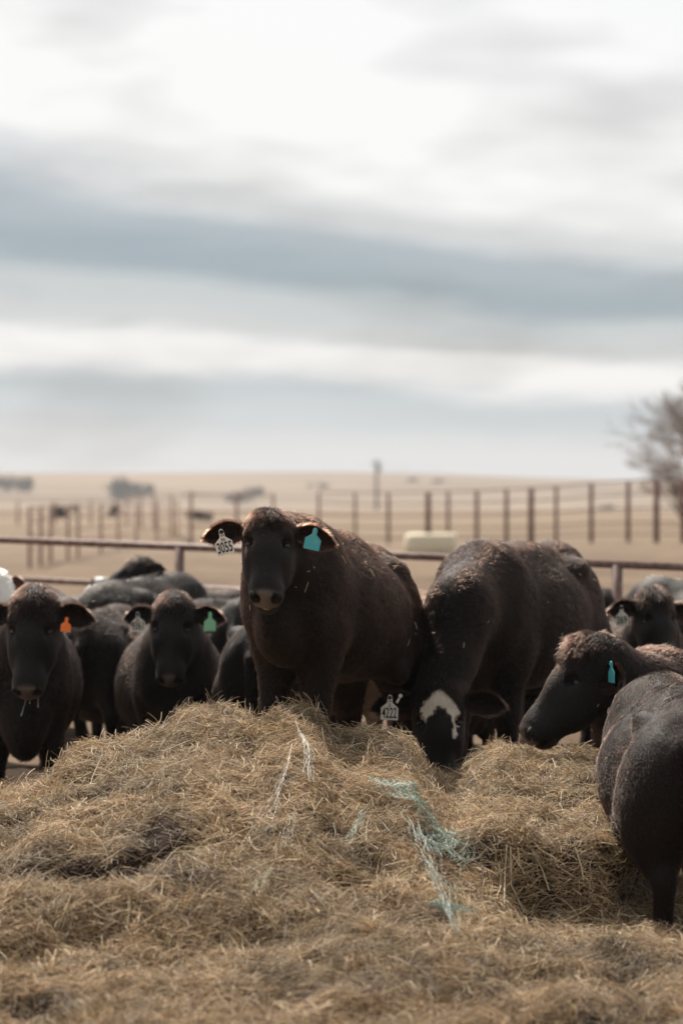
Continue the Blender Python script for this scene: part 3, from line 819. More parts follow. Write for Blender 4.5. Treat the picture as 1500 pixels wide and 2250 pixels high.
# ================================================================== cattle
# A cow's body is one continuous surface: rounded cones and ellipsoids blended as a distance field and meshed by surface nets.
class Field:
    def __init__(self, lo, hi, h):
        self.lo = np.array(lo, float); self.h = h
        self.n = np.ceil((np.array(hi) - self.lo) / h).astype(int) + 1
        self.D = np.full(self.n, 0.5, np.float32)
    def _block(self, lo, hi):
        a = np.clip(np.floor((np.array(lo) - self.lo) / self.h).astype(int), 0, self.n - 1)
        b = np.clip(np.ceil((np.array(hi) - self.lo) / self.h).astype(int) + 1, 1, self.n)
        if np.any(b <= a):
            return None, None
        g = [self.lo[k] + self.h * np.arange(a[k], b[k]) for k in range(3)]
        X = np.stack(np.meshgrid(*g, indexing='ij'), -1).astype(np.float32)
        return (slice(a[0], b[0]), slice(a[1], b[1]), slice(a[2], b[2])), X
    def _join(self, sl, d, k, sub=False):
        A = self.D[sl]
        if sub:
            d = -d
            hh = np.clip(0.5 - 0.5 * (A - d) / k, 0, 1)
            self.D[sl] = A * (1 - hh) + d * hh + k * hh * (1 - hh)
        else:
            hh = np.clip(0.5 + 0.5 * (A - d) / k, 0, 1)
            self.D[sl] = A * (1 - hh) + d * hh - k * hh * (1 - hh)
    def cone(self, a, b, ra, rb, k=0.05, flat=1.0, side=(0, 1, 0)):
        """rounded cone; flat < 1 narrows it along side"""
        a = np.array(a, np.float32); b = np.array(b, np.float32); m = max(ra, rb) + 2 * k + 0.04
        sl, X = self._block(np.minimum(a, b) - m, np.maximum(a, b) + m)
        if sl is None: return
        ab = b - a
        t = np.clip(((X - a) @ ab) / (ab @ ab + 1e-9), 0, 1)
        q = X - (a + t[..., None] * ab)
        if flat != 1.0:
            s = nrm(side).astype(np.float32); qs = q @ s
            q = q + (qs * (1 / flat - 1))[..., None] * s
        d = np.linalg.norm(q, axis=-1) - (ra + (rb - ra) * t)
        self._join(sl, d, k)
    def ell(self, c, r, k=0.06, R=None, sub=False):
        c = np.array(c, np.float32); r = np.array(r, np.float32); m = float(max(r)) + 2 * k + 0.04
        sl, X = self._block(c - m, c + m)
        if sl is None: return
        q = X - c
        if R is not None: q = q @ np.asarray(R, np.float32)      # columns of R: the ellipsoid's axes
        k0 = np.linalg.norm(q / r, axis=-1); k1 = np.linalg.norm(q / (r * r), axis=-1) + 1e-6
        self._join(sl, k0 * (k0 - 1) / k1, k, sub)
    def mesh(self):
        D = self.D; h = self.h; n = np.array(D.shape)
        ins = D < 0
        c = [ins[i:n[0] - 1 + i, j:n[1] - 1 + j, k:n[2] - 1 + k] for i in (0, 1) for j in (0, 1) for k in (0, 1)]
        s = sum(x.astype(np.int8) for x in c)
        act = (s > 0) & (s < 8)
        idx = np.full(act.shape, -1, np.int64)
        cells = np.argwhere(act); idx[act] = np.arange(len(cells))
        acc = np.zeros((len(cells), 3)); cnt = np.zeros(len(cells))
        corners = [(i, j, k) for i in (0, 1) for j in (0, 1) for k in (0, 1)]
        for a in corners:
            for ax in range(3):
                if a[ax]: continue
                b = list(a); b[ax] = 1
                ca = cells + np.array(a); cb = cells + np.array(b)
                da = D[ca[:, 0], ca[:, 1], ca[:, 2]]; db = D[cb[:, 0], cb[:, 1], cb[:, 2]]
                x = (da < 0) != (db < 0)
                t = da / (da - db + 1e-12)
                p = np.tile(np.array(a, float), (len(cells), 1)); p[:, ax] += t
                acc[x] += p[x]; cnt[x] += 1
        V = self.lo + h * (cells + acc / cnt[:, None])
        F = []
        for ax in range(3):
            u, v = (ax + 1) % 3, (ax + 2) % 3
            lo_ = [slice(1, n[q] - 1) for q in range(3)]; lo_[ax] = slice(0, n[ax] - 1)
            hi_ = list(lo_); hi_[ax] = slice(1, n[ax])
            A = ins[tuple(lo_)]; B = ins[tuple(hi_)]
            for flip, mask in ((False, A & ~B), (True, ~A & B)):
                e = np.argwhere(mask)
                e = e + np.array([0 if q == ax else 1 for q in range(3)])
                def cell(du, dv):
                    z = e.copy(); z[:, u] -= du; z[:, v] -= dv
                    return idx[z[:, 0], z[:, 1], z[:, 2]]
                q = np.stack([cell(1, 1), cell(0, 1), cell(0, 0), cell(1, 0)], 1)
                if flip: q = q[:, ::-1]
                F.append(q)
        F = np.concatenate(F)
        F = F[(F >= 0).all(1)]
        return V, F

def vertex_normals(V, F):
    N = np.zeros_like(V)
    fn = np.cross(V[F[:, 2]] - V[F[:, 0]], V[F[:, 3 if F.shape[1] == 4 else 1]] - V[F[:, 1 if F.shape[1] == 4 else 0]])
    for k in range(F.shape[1]):
        np.add.at(N, F[:, k], fn)
    return nrm(N)

def smooth_mesh(V, F, it=2, lam=0.5):
    for _ in range(it):
        A = np.zeros_like(V); C = np.zeros(len(V))
        for k in range(F.shape[1]):
            a = F[:, k]; b = F[:, (k + 1) % F.shape[1]]
            np.add.at(A, a, V[b]); np.add.at(C, a, 1); np.add.at(A, b, V[a]); np.add.at(C, b, 1)
        V = V + lam * (A / np.maximum(C, 1)[:, None] - V)
    return V

def frame_of(u, roll=0.0):
    """head frame: u along the face to the muzzle, v to the cow's left, w out of the forehead"""
    u = nrm(u)
    v = np.cross(np.array([0, 0, 1.0]), u)
    if np.linalg.norm(v) < 1e-3: v = np.array([0, 1.0, 0])
    v = nrm(v); w = np.cross(u, v)
    # w must point up / out of the forehead
    if w[2] < 0: w = -w; v = -v
    c, s = math.cos(roll), math.sin(roll)
    return np.stack([u, c * v + s * w, -s * v + c * w], 1)      # columns

TAG_SHAPE = [(-0.5, -1.0), (0.5, -1.0), (0.5, -0.42), (0.16, -0.18), (0.13, 0.12), (0.06, 0.2), (-0.06, 0.2), (-0.13, 0.12), (-0.16, -0.18), (-0.5, -0.42)]

def text_mesh(body, size):
    cu = bpy.data.curves.new('lettering', 'FONT')
    cu.body = body; cu.size = size; cu.align_x = 'CENTER'; cu.align_y = 'CENTER'; cu.offset = 0.0007 * size / 0.05
    cu.resolution_u = 3
    o = bpy.data.objects.new('lettering', cu)
    COL.objects.link(o)
    dg = bpy.context.evaluated_depsgraph_get()
    me = o.evaluated_get(dg).to_mesh()
    V = np.array([v.co[:] for v in me.vertices]); F = [tuple(p.vertices) for p in me.polygons]
    o.evaluated_get(dg).to_mesh_clear()
    bpy.data.objects.remove(o); bpy.data.curves.remove(cu)
    return V, F

def add_tag(root, origin, p, out, mat, wid=0.085, hgt=0.105, tilt=0.0, text=None, small=None, squeeze=1.0, label=None):
    """ear tag hung at world point p, face turned to out, tilt about out"""
    out = nrm(out)
    up = np.array([0, 0, 1.0]); up = nrm(up - out * (up @ out)); rt = np.cross(up, out)
    c, s = math.cos(tilt), math.sin(tilt)
    R = np.stack([c * rt + s * up, -s * rt + c * up, out], 1)
    n = len(TAG_SHAPE); V = []; 
    for z, sc in ((-0.0025, 1.0), (0.0015, 1.0), (0.0025, 0.95)):
        cx, cy = 0, -0.4
        for x, y in TAG_SHAPE:
            bend = -0.03 * x * x * wid * 10
            V.append(((cx + (x - cx) * sc) * wid, (cy + (y - cy) * sc) * hgt, z + bend * 0.1))
    F = [tuple(range(n))[::-1], tuple(range(2 * n, 3 * n))]
    for l in (0, 1):
        for i in range(n):
            j = (i + 1) % n
            F.append((l * n + i, l * n + j, (l + 1) * n + j, (l + 1) * n + i))
    V = np.array(V) @ R.T + p - origin
    t = mesh_obj('ear_tag', V, F, mat, root, smooth=False)
    if label: t['label'] = label
    # button
    ang = np.linspace(0, 2 * np.pi, 9)[:-1]
    B = [(0.011 * math.cos(a), 0.07 * hgt + 0.011 * math.sin(a), z) for z in (0.002, 0.007) for a in ang]
    mesh_obj('button', np.array(B) @ R.T + p - origin, [tuple(range(8, 16))] + [(i, (i + 1) % 8, 8 + (i + 1) % 8, 8 + i) for i in range(8)], M_INK if text else mat, t, smooth=False)
    if text:
        V, F = text_mesh(text, 0.058 * wid / 0.085)
        w = V[:, 0].max() - V[:, 0].min()
        V[:, 0] *= min(1.4, 0.86 * wid / w) * squeeze; V[:, 1] *= 1.25
        V[:, 1] -= 0.68 * hgt; V[:, 2] = 0.0042
        mesh_obj('tag_number', V @ R.T + p - origin, F, M_INK, t, smooth=False)
    if small:
        for i, ch in enumerate(small):
            V, F = text_mesh(ch, 0.024)
            if i == 0: V = np.stack([V[:, 1], -V[:, 0], V[:, 2]], 1)
            V[:, 1] += -0.10 * hgt - i * 0.2 * hgt; V[:, 2] = 0.0042
            mesh_obj('tag_letter', V @ R.T + p - origin, F, M_INK, t, smooth=False)
    return t

COWS = {}
def cow(key, name, origin, heading, scale, poll, face, label, cat='cow', group='cattle crowding round the hay', slope=0.0, fat=1.0, h=0.02,
        coat=(0.016, 0.011, 0.009), fur=(0.020, 0.0105, 0.0075), hairs=8000, hair_len=0.020, hair_r=0.0007, roll=0.0,
        ears=((0.35, 0.0), (0.35, 0.0)), mouth_open=False, paint=None, fur_paint=None, legs=None, head_scale=1.0, tuft=1.0,
        neck_mid=None, neck_r=(0.235, 0.165), tail=True, width=1.0, ear_len=0.21, depth=1.0, front=1.0, bony=1.0, thigh=1.0, dust=None, chaff=0):
    """origin: ground point below the body's centre; heading: unit vector the body faces; poll, face: world position of the poll and
    direction from the poll to the muzzle. ears: (lift, sweep) for right and left."""
    origin = np.array(origin, float)
    hx = nrm([heading[0], heading[1], 0.0]); hy = np.array([-hx[1], hx[0], 0.0]); hz = np.array([0, 0, 1.0])
    B = np.stack([hx, hy, hz], 1)                                   # local -> world
    sc = scale
    def to_local(p):
        q = B.T @ (np.array(p, float) - origin) / sc
        q[2] -= slope * q[0]
        return q
    pl = to_local(poll)
    u = nrm(B.T @ nrm(face))
    HS = head_scale
    H = frame_of(u, roll)
    hp = lambda a, b, c: pl + H @ (np.array([a, b, c]) * HS)
    lo = np.minimum(np.array([-1.05, -0.5 * fat, -0.02]), pl - 0.62); hi = np.maximum(np.array([0.95, 0.5 * fat, 1.4]), pl + 0.62)
    f = Field(lo, hi, h / sc)
    w = fat * width
    # trunk; depth < 1 lifts the underline
    def tr(c, r, k):
        bot = 1.27 - (1.27 - (c[2] - r[2])) * depth; top = c[2] + r[2]
        f.ell((c[0], c[1], 0.5 * (top + bot)), (r[0], r[1], 0.5 * (top - bot)), k)
    tr((-0.10, 0, 0.84), (0.70, 0.385 * w, 0.375), 0.08)
    tr((-0.10, 0, 0.75), (0.52, 0.33 * w, 0.30), 0.1)
    tr((0.40, 0, 0.90), (0.36, 0.25 * w * (0.6 + 0.4 * front), 0.365), 0.1)
    f.ell((-0.60, 0, 0.96), (0.34, 0.265 * w, 0.30), 0.1)
    f.cone((0.48, 0, 1.17), (-0.1, 0, 1.13), 0.10, 0.12, 0.12)
    f.cone((-0.1, 0, 1.13), (-0.78, 0, 1.14), 0.12, 0.09, 0.12)
    tr((0.64, 0, 0.66), (0.19, 0.135 * w, 0.22), 0.12)
    for s in (-1, 1):
        f.ell((0.46, s * 0.178 * w * (0.5 + 0.5 * front), 0.90), (0.17, 0.092, 0.30), 0.09)
        f.cone((0.47, s * 0.10, 1.16), (0.60, s * 0.150 * w * (0.5 + 0.5 * front), 0.80), 0.075, 0.085, 0.08)
        f.ell((-0.46, s * 0.225 * w, 1.13 + 0.03 * (bony - 1)), (0.10, 0.06 * bony, 0.055 * bony), 0.09 / bony)
        f.ell((-0.85 - 0.03 * (bony - 1), s * 0.10 * w, 1.05), (0.07, 0.055, 0.07), 0.08 / bony)
        f.ell((-0.66, s * 0.185 * w * (0.6 + 0.4 * thigh), 0.78), (0.23 * (0.7 + 0.3 * thigh), 0.115 * fat * thigh, 0.33), 0.09)
        f.cone((-0.46, s * 0.23 * w, 0.72), (-0.30, s * 0.30 * w, 0.60), 0.07, 0.05, 0.12)
    lg = legs or {}
    for s, nm in ((1, 'fl'), (-1, 'fr')):
        dx, dy = lg.get(nm, (0, 0)); y = s * 0.160 * w * front
        f.cone((0.44, y, 0.74), (0.47 + dx * 0.4, y + dy * 0.4, 0.39), 0.120, 0.066, 0.07)
        f.cone((0.47 + dx * 0.4, y + dy * 0.4, 0.39), (0.455 + dx * 0.8, y + dy * 0.8, 0.13), 0.062, 0.045, 0.03)
        f.ell((0.475 + dx * 0.4, y + dy * 0.4, 0.38), (0.06, 0.062, 0.07), 0.03)
        f.ell((0.46 + dx * 0.85, y + dy * 0.85, 0.125), (0.055, 0.055, 0.05), 0.03)
        f.cone((0.465 + dx * 0.9, y + dy * 0.9, 0.11), (0.50 + dx, y + dy, 0.03), 0.045, 0.062, 0.03)
    for s, nm in ((1, 'hl'), (-1, 'hr')):
        dx, dy = lg.get(nm, (0, 0)); y = s * 0.20 * w
        f.cone((-0.62, y, 0.72), (-0.72 + dx * 0.3, y + dy * 0.4, 0.50), 0.17, 0.085, 0.08)
        f.cone((-0.70 + dx * 0.3, y + dy * 0.4, 0.52), (-0.80 + dx * 0.5, y + dy * 0.6, 0.43), 0.085, 0.06, 0.04)
        f.ell((-0.815 + dx * 0.5, y + dy * 0.6, 0.44), (0.055, 0.05, 0.07), 0.03)
        f.cone((-0.80 + dx * 0.5, y + dy * 0.6, 0.43), (-0.755 + dx * 0.9, y + dy * 0.9, 0.13), 0.058, 0.046, 0.03)
        f.ell((-0.755 + dx * 0.9, y + dy * 0.9, 0.125), (0.055, 0.055, 0.05), 0.03)
        f.cone((-0.75 + dx * 0.9, y + dy * 0.9, 0.11), (-0.715 + dx, y + dy, 0.03), 0.046, 0.062, 0.03)
    if tail:
        f.cone((-0.86, 0, 1.13), (-0.99, 0, 1.0), 0.05, 0.04, 0.05)
        f.cone((-0.99, 0, 1.0), (-1.0, 0.02, 0.45), 0.036, 0.026, 0.03)
        f.cone((-1.0, 0.02, 0.47), (-0.98, 0.02, 0.22), 0.032, 0.022, 0.03)
    # neck
    nb = hp(0.02, 0, -0.10)
    mid = to_local(neck_mid) if neck_mid is not None else 0.5 * (nb + np.array([0.55, 0, 1.0])) + np.array([0, 0, -0.02])
    r0, r1 = neck_r
    f.cone((0.50, 0, 0.97), mid, r0 + 0.04, 0.5 * (r0 + r1), 0.12, flat=0.80)
    f.cone((0.46, 0, 1.05), mid + np.array([-0.02, 0, 0.05]), r0 - 0.07, 0.5 * (r0 + r1) - 0.03, 0.12, flat=0.8)
    f.cone(mid, nb, 0.5 * (r0 + r1), r1 * HS, 0.09, flat=0.86)
    f.cone((0.66, 0, 1.27 - 0.61 * depth), 0.55 * mid + 0.45 * hp(0.12, 0, -0.22), 0.085, 0.06, 0.14, flat=0.6)     # dewlap
    # head
    def hc(a, b, ra, rb, k=0.03, flat=1.0): f.cone(hp(*a), hp(*b), ra * HS, rb * HS, k * HS, flat, H[:, 1])
    def he(c, r, k=0.03, sub=False): f.ell(hp(*c), np.array(r) * HS, k * HS, H, sub)
    he((0.085, 0, -0.085), (0.150, 0.122, 0.112), 0.05)
    he((0.015, 0, -0.045), (0.062, 0.098, 0.070), 0.06)                   # poll
    hc((0.06, 0, -0.055), (0.20, 0, -0.055), 0.100, 0.100, 0.05)
    hc((0.18, 0, -0.060), (0.40, 0, -0.078), 0.098, 0.074, 0.05)           # bridge
    he((0.425, 0, -0.095), (0.088, 0.092, 0.084), 0.04)                    # muzzle
    he((0.474, 0, -0.082), (0.036, 0.082, 0.060), 0.02)
    hc((0.15, 0, -0.002), (0.38, 0, -0.030), 0.036, 0.032, 0.03)            # nasal ridge
    for s in (-1, 1):
        hc((0.205, s * 0.097, -0.078), (0.33, s * 0.074, -0.100), 0.020, 0.014, 0.025)   # facial crest
        hc((0.10, s * 0.055, -0.17), (0.25, s * 0.050, -0.165), 0.085, 0.066, 0.05)
        hc((0.25, s * 0.046, -0.165), (0.40, s * 0.034, -0.140), 0.062, 0.045, 0.04)
        he((0.19, s * 0.090, -0.105), (0.15, 0.036, 0.055), 0.05)          # cheek
        he((0.104, s * 0.090, -0.006), (0.046, 0.042, 0.024), 0.025)       # brow
        he((0.160, s * 0.098, -0.006), (0.044, 0.042, 0.026), 0.016, True)  # eye socket
        he((0.225, s * 0.088, -0.050), (0.055, 0.026, 0.030), 0.03)         # cheek bone
        hc((0.175, s * 0.075, -0.018), (0.188, s * 0.104, -0.036), 0.012, 0.012, 0.014)   # lower lid
        he((0.012, s * 0.105, -0.075), (0.045, 0.05, 0.04), 0.04)          # ear root
        he((0.500, s * 0.050, -0.062), (0.040, 0.023, 0.027), 0.010, True)  # nostril
        he((0.480, s * 0.074, -0.055), (0.02, 0.014, 0.024), 0.015)         # nostril wing
    if mouth_open:
        he((0.43, 0, -0.180), (0.068, 0.060, 0.034), 0.03)
        he((0.50, 0, -0.148), (0.075, 0.062, 0.014), 0.010, True)
    else:
        he((0.425, 0, -0.165), (0.058, 0.060, 0.036), 0.03)
        he((0.49, 0, -0.138), (0.085, 0.10, 0.006), 0.012, True)
    V, F = f.mesh()
    V = smooth_mesh(V, F, 2, 0.4)
    N = vertex_normals(V, F)
    # uneven flesh and matted coat
    hl = (V - pl) @ H / HS                                             # head coordinates
    on_head = smooth01((0.20 - np.linalg.norm(hl - np.clip(hl, [0.0, -0.08, -0.17], [0.46, 0.08, -0.02]), axis=1)) / 0.12)
    amp = 0.006 * (1 - 0.85 * on_head)
    V = V + N * (amp * fbm(V * 9 + origin, 3, 5) + 0.012 * (1 - on_head) * fbm(V * 3.2 + origin, 2, 9))[:, None]
    # ears: cupped leaves joined into the same mesh
    EV, EF = [], []
    base = len(V)
    ear_tips = {}
    for s, (lift, sweep) in ((-1, ears[0]), (1, ears[1])):
        b0 = hp(0.03, s * 0.115, -0.075)
        out = nrm(H @ np.array([-lift * 0.9, s * 1.0, -sweep]))           # lift along -u (towards the crown)
        face_n = nrm(H @ np.array([0.35, s * 0.25, 0.8])); face_n = nrm(face_n - out * (face_n @ out))
        upv = np.cross(out, face_n)
        if upv @ (H @ np.array([-1.0, 0, 0])) < 0: upv = -upv
        Lr = ear_len * HS; nu, nv = 9, 9
        ring = []
        for side in (0, 1):
            for i in range(nu):
                t = i / (nu - 1)
                wd = (0.027 + 0.036 * math.sin(math.pi * min(1, t * 0.95) ** 0.9)) * (1.0 if t < 0.62 else max(0.0, 1 - ((t - 0.62) / 0.39) ** 2) ** 0.55) * HS
                for j in range(nv):
                    a = (j / (nv - 1) * 2 - 1)
                    cup = 0.035 * HS * (a * a) * (1 - 0.5 * t) - 0.012 * HS
                    droop = -0.03 * HS * t * t
                    p = b0 + out * (Lr * t) + upv * (wd * a + droop) + face_n * (cup - (0.012 * HS if side else 0.0) * (1 - a * a * 0.8))
                    EV.append(p)
        def vid(sd_, i, j): return base + len_off + sd_ * nu * nv + i * nv + j
        len_off = len(EV) - 2 * nu * nv
        for i in range(nu - 1):
            for j in range(nv - 1):
                q0 = (vid(0, i, j), vid(0, i + 1, j), vid(0, i + 1, j + 1), vid(0, i, j + 1))
                q1 = (vid(1, i, j), vid(1, i, j + 1), vid(1, i + 1, j + 1), vid(1, i + 1, j))
                EF += [q0, q1]
            for j0 in (0, nv - 1):
                EF.append((vid(0, i, j0), vid(1, i, j0), vid(1, i + 1, j0), vid(0, i + 1, j0)))
        for j in range(nv - 1):
            EF.append((vid(0, nu - 1, j), vid(0, nu - 1, j + 1), vid(1, nu - 1, j + 1), vid(1, nu - 1, j)))
        ear_tips[s] = (b0, out, upv, face_n)
    nb_ = len(V)
    V = np.concatenate([V, np.array(EV)]); F = np.concatenate([F, np.array(EF, int)])
    N = vertex_normals(V, F)
    is_ear = np.zeros(len(V), bool); is_ear[nb_:] = True
    hl = (V - pl) @ H / HS
    on_head = np.concatenate([on_head, np.ones(len(V) - nb_)])
    # colours of the hide itself
    C = np.tile(np.array(coat, float), (len(V), 1))
    C *= (1 + 0.25 * fbm(V * 4 + origin, 3, 21))[:, None]
    if paint is not None:
        C = paint(V, hl, on_head, is_ear, C)
    FC = np.tile(np.array(fur, float), (len(V), 1)) * (1 + 0.3 * fbm(V * 3 + origin, 3, 31))[:, None]
    if dust is not None:                                             # dried mud and dust along the back
        dm = smooth01((V[:, 2] - 0.98) / 0.2) * smooth01((fbm(V * np.array([5.0, 9.0, 5.0]) + origin * 3, 3, 61) + 0.05) / 0.3) * (1 - on_head)
        C = C * (1 - dm[:, None]) + np.array(dust) * dm[:, None]; FC = FC * (1 - dm[:, None]) + np.array(dust) * 1.2 * dm[:, None]
    if fur_paint is not None:
        FC = fur_paint(V, hl, on_head, is_ear, FC)
    nose = 1.0 * smooth01((hl[:, 0] - 0.455) / 0.03) * smooth01((0.075 - np.abs(hl[:, 1])) / 0.02) * smooth01((hl[:, 2] + 0.135) / 0.02) * on_head * ~is_ear
    C = C * (1 - nose[:, None]) + np.array([0.075, 0.058, 0.050]) * nose[:, None]
    for s in (-1, 1):                                                  # dark inside of nostrils and mouth
        nd_ = np.linalg.norm((hl - np.array([0.500, s * 0.050, -0.062])) / np.array([0.044, 0.025, 0.029]), axis=1)
        C[(nd_ < 1.02) & ~is_ear] = (0.004, 0.003, 0.003); nose = np.where(nd_ < 1.02, 0.2, nose)
    mo = np.linalg.norm((hl - np.array([0.50, 0, -0.148])) / np.array([0.075, 0.062, 0.016]), axis=1) < 1.0
    if mouth_open: C[mo & (hl[:, 0] < 0.47) & ~is_ear] = (0.02, 0.010, 0.009)
    lipm = (hl[:, 0] > 0.40) & (hl[:, 0] < 0.52) & (np.abs(hl[:, 1]) < 0.09) & (hl[:, 2] > -0.225) & (hl[:, 2] < -0.16) & (on_head > 0.5) & ~is_ear
    C[lipm] = C[lipm] * 0.5 + np.array([0.05, 0.04, 0.036]) * 0.5
    hoof = smooth01((0.085 - V[:, 2]) / 0.02)
    C = C * (1 - hoof[:, None]) + np.array([0.02, 0.016, 0.013]) * hoof[:, None]
    # fur roots
    def local_to_rel(P):
        P = P.copy(); P[:, 2] += slope * P[:, 0]
        return (P * sc) @ B.T
    T = np.concatenate([F[:, [0, 1, 2]], F[:, [0, 2, 3]]])
    ar = 0.5 * np.linalg.norm(np.cross(V[T[:, 1]] - V[T[:, 0]], V[T[:, 2]] - V[T[:, 0]]), axis=1)
    cen = V[T].mean(1)
    top = smooth01((cen[:, 2] - 0.45) / 0.3)
    hlc = (cen - pl) @ H / HS
    pollm = np.exp(-((hlc / np.array([0.095, 0.12, 0.13])) ** 2).sum(1)) * (1 + 0.5 * fbm(hlc * 22, 2, 63))
    earm = is_ear[T].all(1)
    wgt = ar * (0.5 + 0.5 * top) * (1 + 2.2 * pollm + 2.5 * earm) * (1 - nose[T[:, 0]]) * (1 - 0.55 * (on_head[T].mean(1) > 0.8) * (hlc[:, 2] > -0.2) * (hlc[:, 0] < 0.5) * (1 - smooth01((np.exp(-((hlc / np.array([0.20, 0.15, 0.17])) ** 2).sum(1)) - 0.1) / 0.6)) * ~earm)
    root = empty(name, tuple(origin))
    tag(root, label, cat, group)
    g = random.Random(hash(key) % 1000)
    r_ = np.random.default_rng(abs(sum(ord(x) * (i + 3) for i, x in enumerate(key))))
    fw = wgt / wgt.sum()
    pick = r_.choice(len(T), hairs, p=fw)
    b1 = r_.random((hairs, 2)); flip = b1.sum(1) > 1; b1[flip] = 1 - b1[flip]
    bw = np.stack([1 - b1.sum(1), b1[:, 0], b1[:, 1]], 1)
    P0 = (V[T[pick]] * bw[..., None]).sum(1); NN = nrm((N[T[pick]] * bw[..., None]).sum(1)); TC = (FC[T[pick]] * bw[..., None]).sum(1)
    oh = on_head[T[pick]].mean(1); ie = earm[pick]; pm = pollm[pick]
    flow = np.tile(np.array([-0.8, 0, -0.6]), (hairs, 1))
    low = smooth01((0.62 - P0[:, 2]) / 0.2)[:, None]
    flow = flow * (1 - low) + np.array([-0.2, 0, -1.0]) * low
    flow += 0.7 * np.stack([fbm(P0 * 6 + 3.1, 2, 41), fbm(P0 * 6 + 9.7, 2, 42), fbm(P0 * 6 + 5.2, 2, 43)], 1)
    hh = (P0 - pl) @ H / HS
    hf = np.stack([0.9 + 0 * hh[:, 0], hh[:, 1] * 5, 0 * hh[:, 0]], 1) @ H.T
    flow = flow * (1 - oh[:, None]) + hf * oh[:, None]
    for s in (-1, 1):
        b0, out, upv, fn = ear_tips[s]
        m = ie & (hh[:, 1] * s > 0)
        rel = (P0[m] - b0) @ upv
        flow[m] = out * 0.7 + upv * (rel[:, None] * 22)
    flow = nrm(flow - NN * (flow * NN).sum(1, keepdims=True))
    pm2 = np.exp(-((hh / np.array([0.20, 0.15, 0.17])) ** 2).sum(1))
    Ln = hair_len * (0.6 + 0.8 * r_.random(hairs)) * (1 - 0.72 * oh * (1 - pm2) * ~ie)
    spine = smooth01((P0[:, 2] - 1.17) / 0.08) * smooth01((0.14 - np.abs(P0[:, 1])) / 0.08) * (1 - oh)
    Ln = Ln * (1 + tuft * 1.0 * pm + 0.5 * spine + 0.1 * ie)
    lift = 0.15 + 0.62 * pm + 0.30 * spine + 0.15 * ie
    guard = (r_.random(hairs) < 0.05) & ~ie                            # longer, paler guard hairs catch the light
    lift = lift + 0.20 * guard; Ln = Ln * (1 + 0.25 * guard)
    clump = np.stack([vnoise(P0 * 48 + 3, 51), vnoise(P0 * 48 + 8, 52), vnoise(P0 * 48 + 5, 53)], 1)
    d0 = nrm(flow + NN * (lift + 0.16 * r_.random(hairs))[:, None] + 0.24 * clump + 0.09 * r_.normal(size=(hairs, 3)))
    d1 = nrm(d0 + flow * 0.8 + 0.45 * clump + 0.12 * r_.normal(size=(hairs, 3)) + np.array([0, 0, -0.2]))
    P = np.stack([P0 - NN * 0.004, P0 + d0 * (Ln * 0.45)[:, None], P0 + d0 * (Ln * 0.45)[:, None] + d1 * (Ln * 0.35)[:, None],
                  P0 + d0 * (Ln * 0.45)[:, None] + d1 * (Ln * 0.62)[:, None]], 1)
    R = hair_r * np.array([1.0, 0.9, 0.6, 0.15]) * (0.7 + 0.6 * r_.random((hairs, 1)))
    TC = TC * (0.6 + 0.8 * r_.random((hairs, 1))) * np.where((guard | ie) & (TC[:, 0] < 0.1), np.where(ie, 2.8, 1.9), 1.0)[:, None]
    facem = on_head * smooth01((hl[:, 0] - 0.06) / 0.08) * smooth01((hl[:, 2] + 0.2) / 0.05) * smooth01((0.53 - hl[:, 0]) / 0.03) * ~is_ear     # short sleek hair of the face
    np_mesh('body', local_to_rel(V), F, M_HIDE, root, C, np.maximum(nose, 0.15 * facem))
    curves_obj('fur', local_to_rel(P.reshape(-1, 3)).reshape(P.shape), R, TC, M_FUR, root)
    if chaff:                                                          # bits of hay stuck to the coat
        m = r_.choice(hairs, chaff * 3); m = m[(P0[m, 2] > 0.75) & ~ie[m]][:chaff]; q = len(m)
        dd = nrm(r_.normal(size=(q, 3))); dd = nrm(dd - NN[m] * (dd * NN[m]).sum(1, keepdims=True) * 0.85)
        ll = 0.006 + 0.03 * r_.random(q) ** 3
        c0_ = P0[m] + NN[m] * 0.014
        PP = np.stack([c0_ - dd * ll[:, None], c0_ + NN[m] * 0.002, c0_ + dd * ll[:, None]], 1)
        o = curves_obj('hay_bits', local_to_rel(PP.reshape(-1, 3)).reshape(PP.shape), np.full((q, 3), 0.0012), np.tile([0.62, 0.52, 0.36], (q, 1)), M_STRAW, root)
        o['kind'] = 'stuff'
    # eyes
    ux = np.linspace(0, 2 * np.pi, 13)[:-1]; vx = np.linspace(0, np.pi, 8)
    sph = np.array([[math.sin(b) * math.cos(a), math.sin(b) * math.sin(a), math.cos(b)] for b in vx for a in ux])
    sf = [(i * 12 + j, i * 12 + (j + 1) % 12, (i + 1) * 12 + (j + 1) % 12, (i + 1) * 12 + j) for i in range(7) for j in range(12)]
    for s in (-1, 1):
        c = hp(0.154, s * 0.0970, -0.036)
        mesh_obj('eye', local_to_rel(sph * 0.0215 * HS + c), sf, M_EYE, root)
    if mouth_open:
        tv = []; tf = []
        for i in range(8):                                               # lower front teeth: eight little pegs on an arc
            a = (i - 3.5) / 3.5; cx = 0.478 - 0.022 * a * a; cy = a * 0.036
            for (dx, dy, dz) in ((-0.004, -0.0045, 0), (0.004, -0.0045, 0), (0.004, 0.0045, 0), (-0.004, 0.0045, 0), (-0.003, -0.004, 0.011), (0.004, -0.004, 0.011), (0.004, 0.004, 0.011), (-0.003, 0.004, 0.011)):
                tv.append(hp(cx + dx, cy + dy, -0.164 + dz))
            o_ = i * 8
            tf += [tuple(o_ + k for k in q) for q in ((4, 5, 6, 7), (0, 1, 5, 4), (1, 2, 6, 5), (2, 3, 7, 6), (3, 0, 4, 7))]
        mesh_obj('teeth', local_to_rel(np.array(tv)), tf, M_TEETH, root, smooth=False)
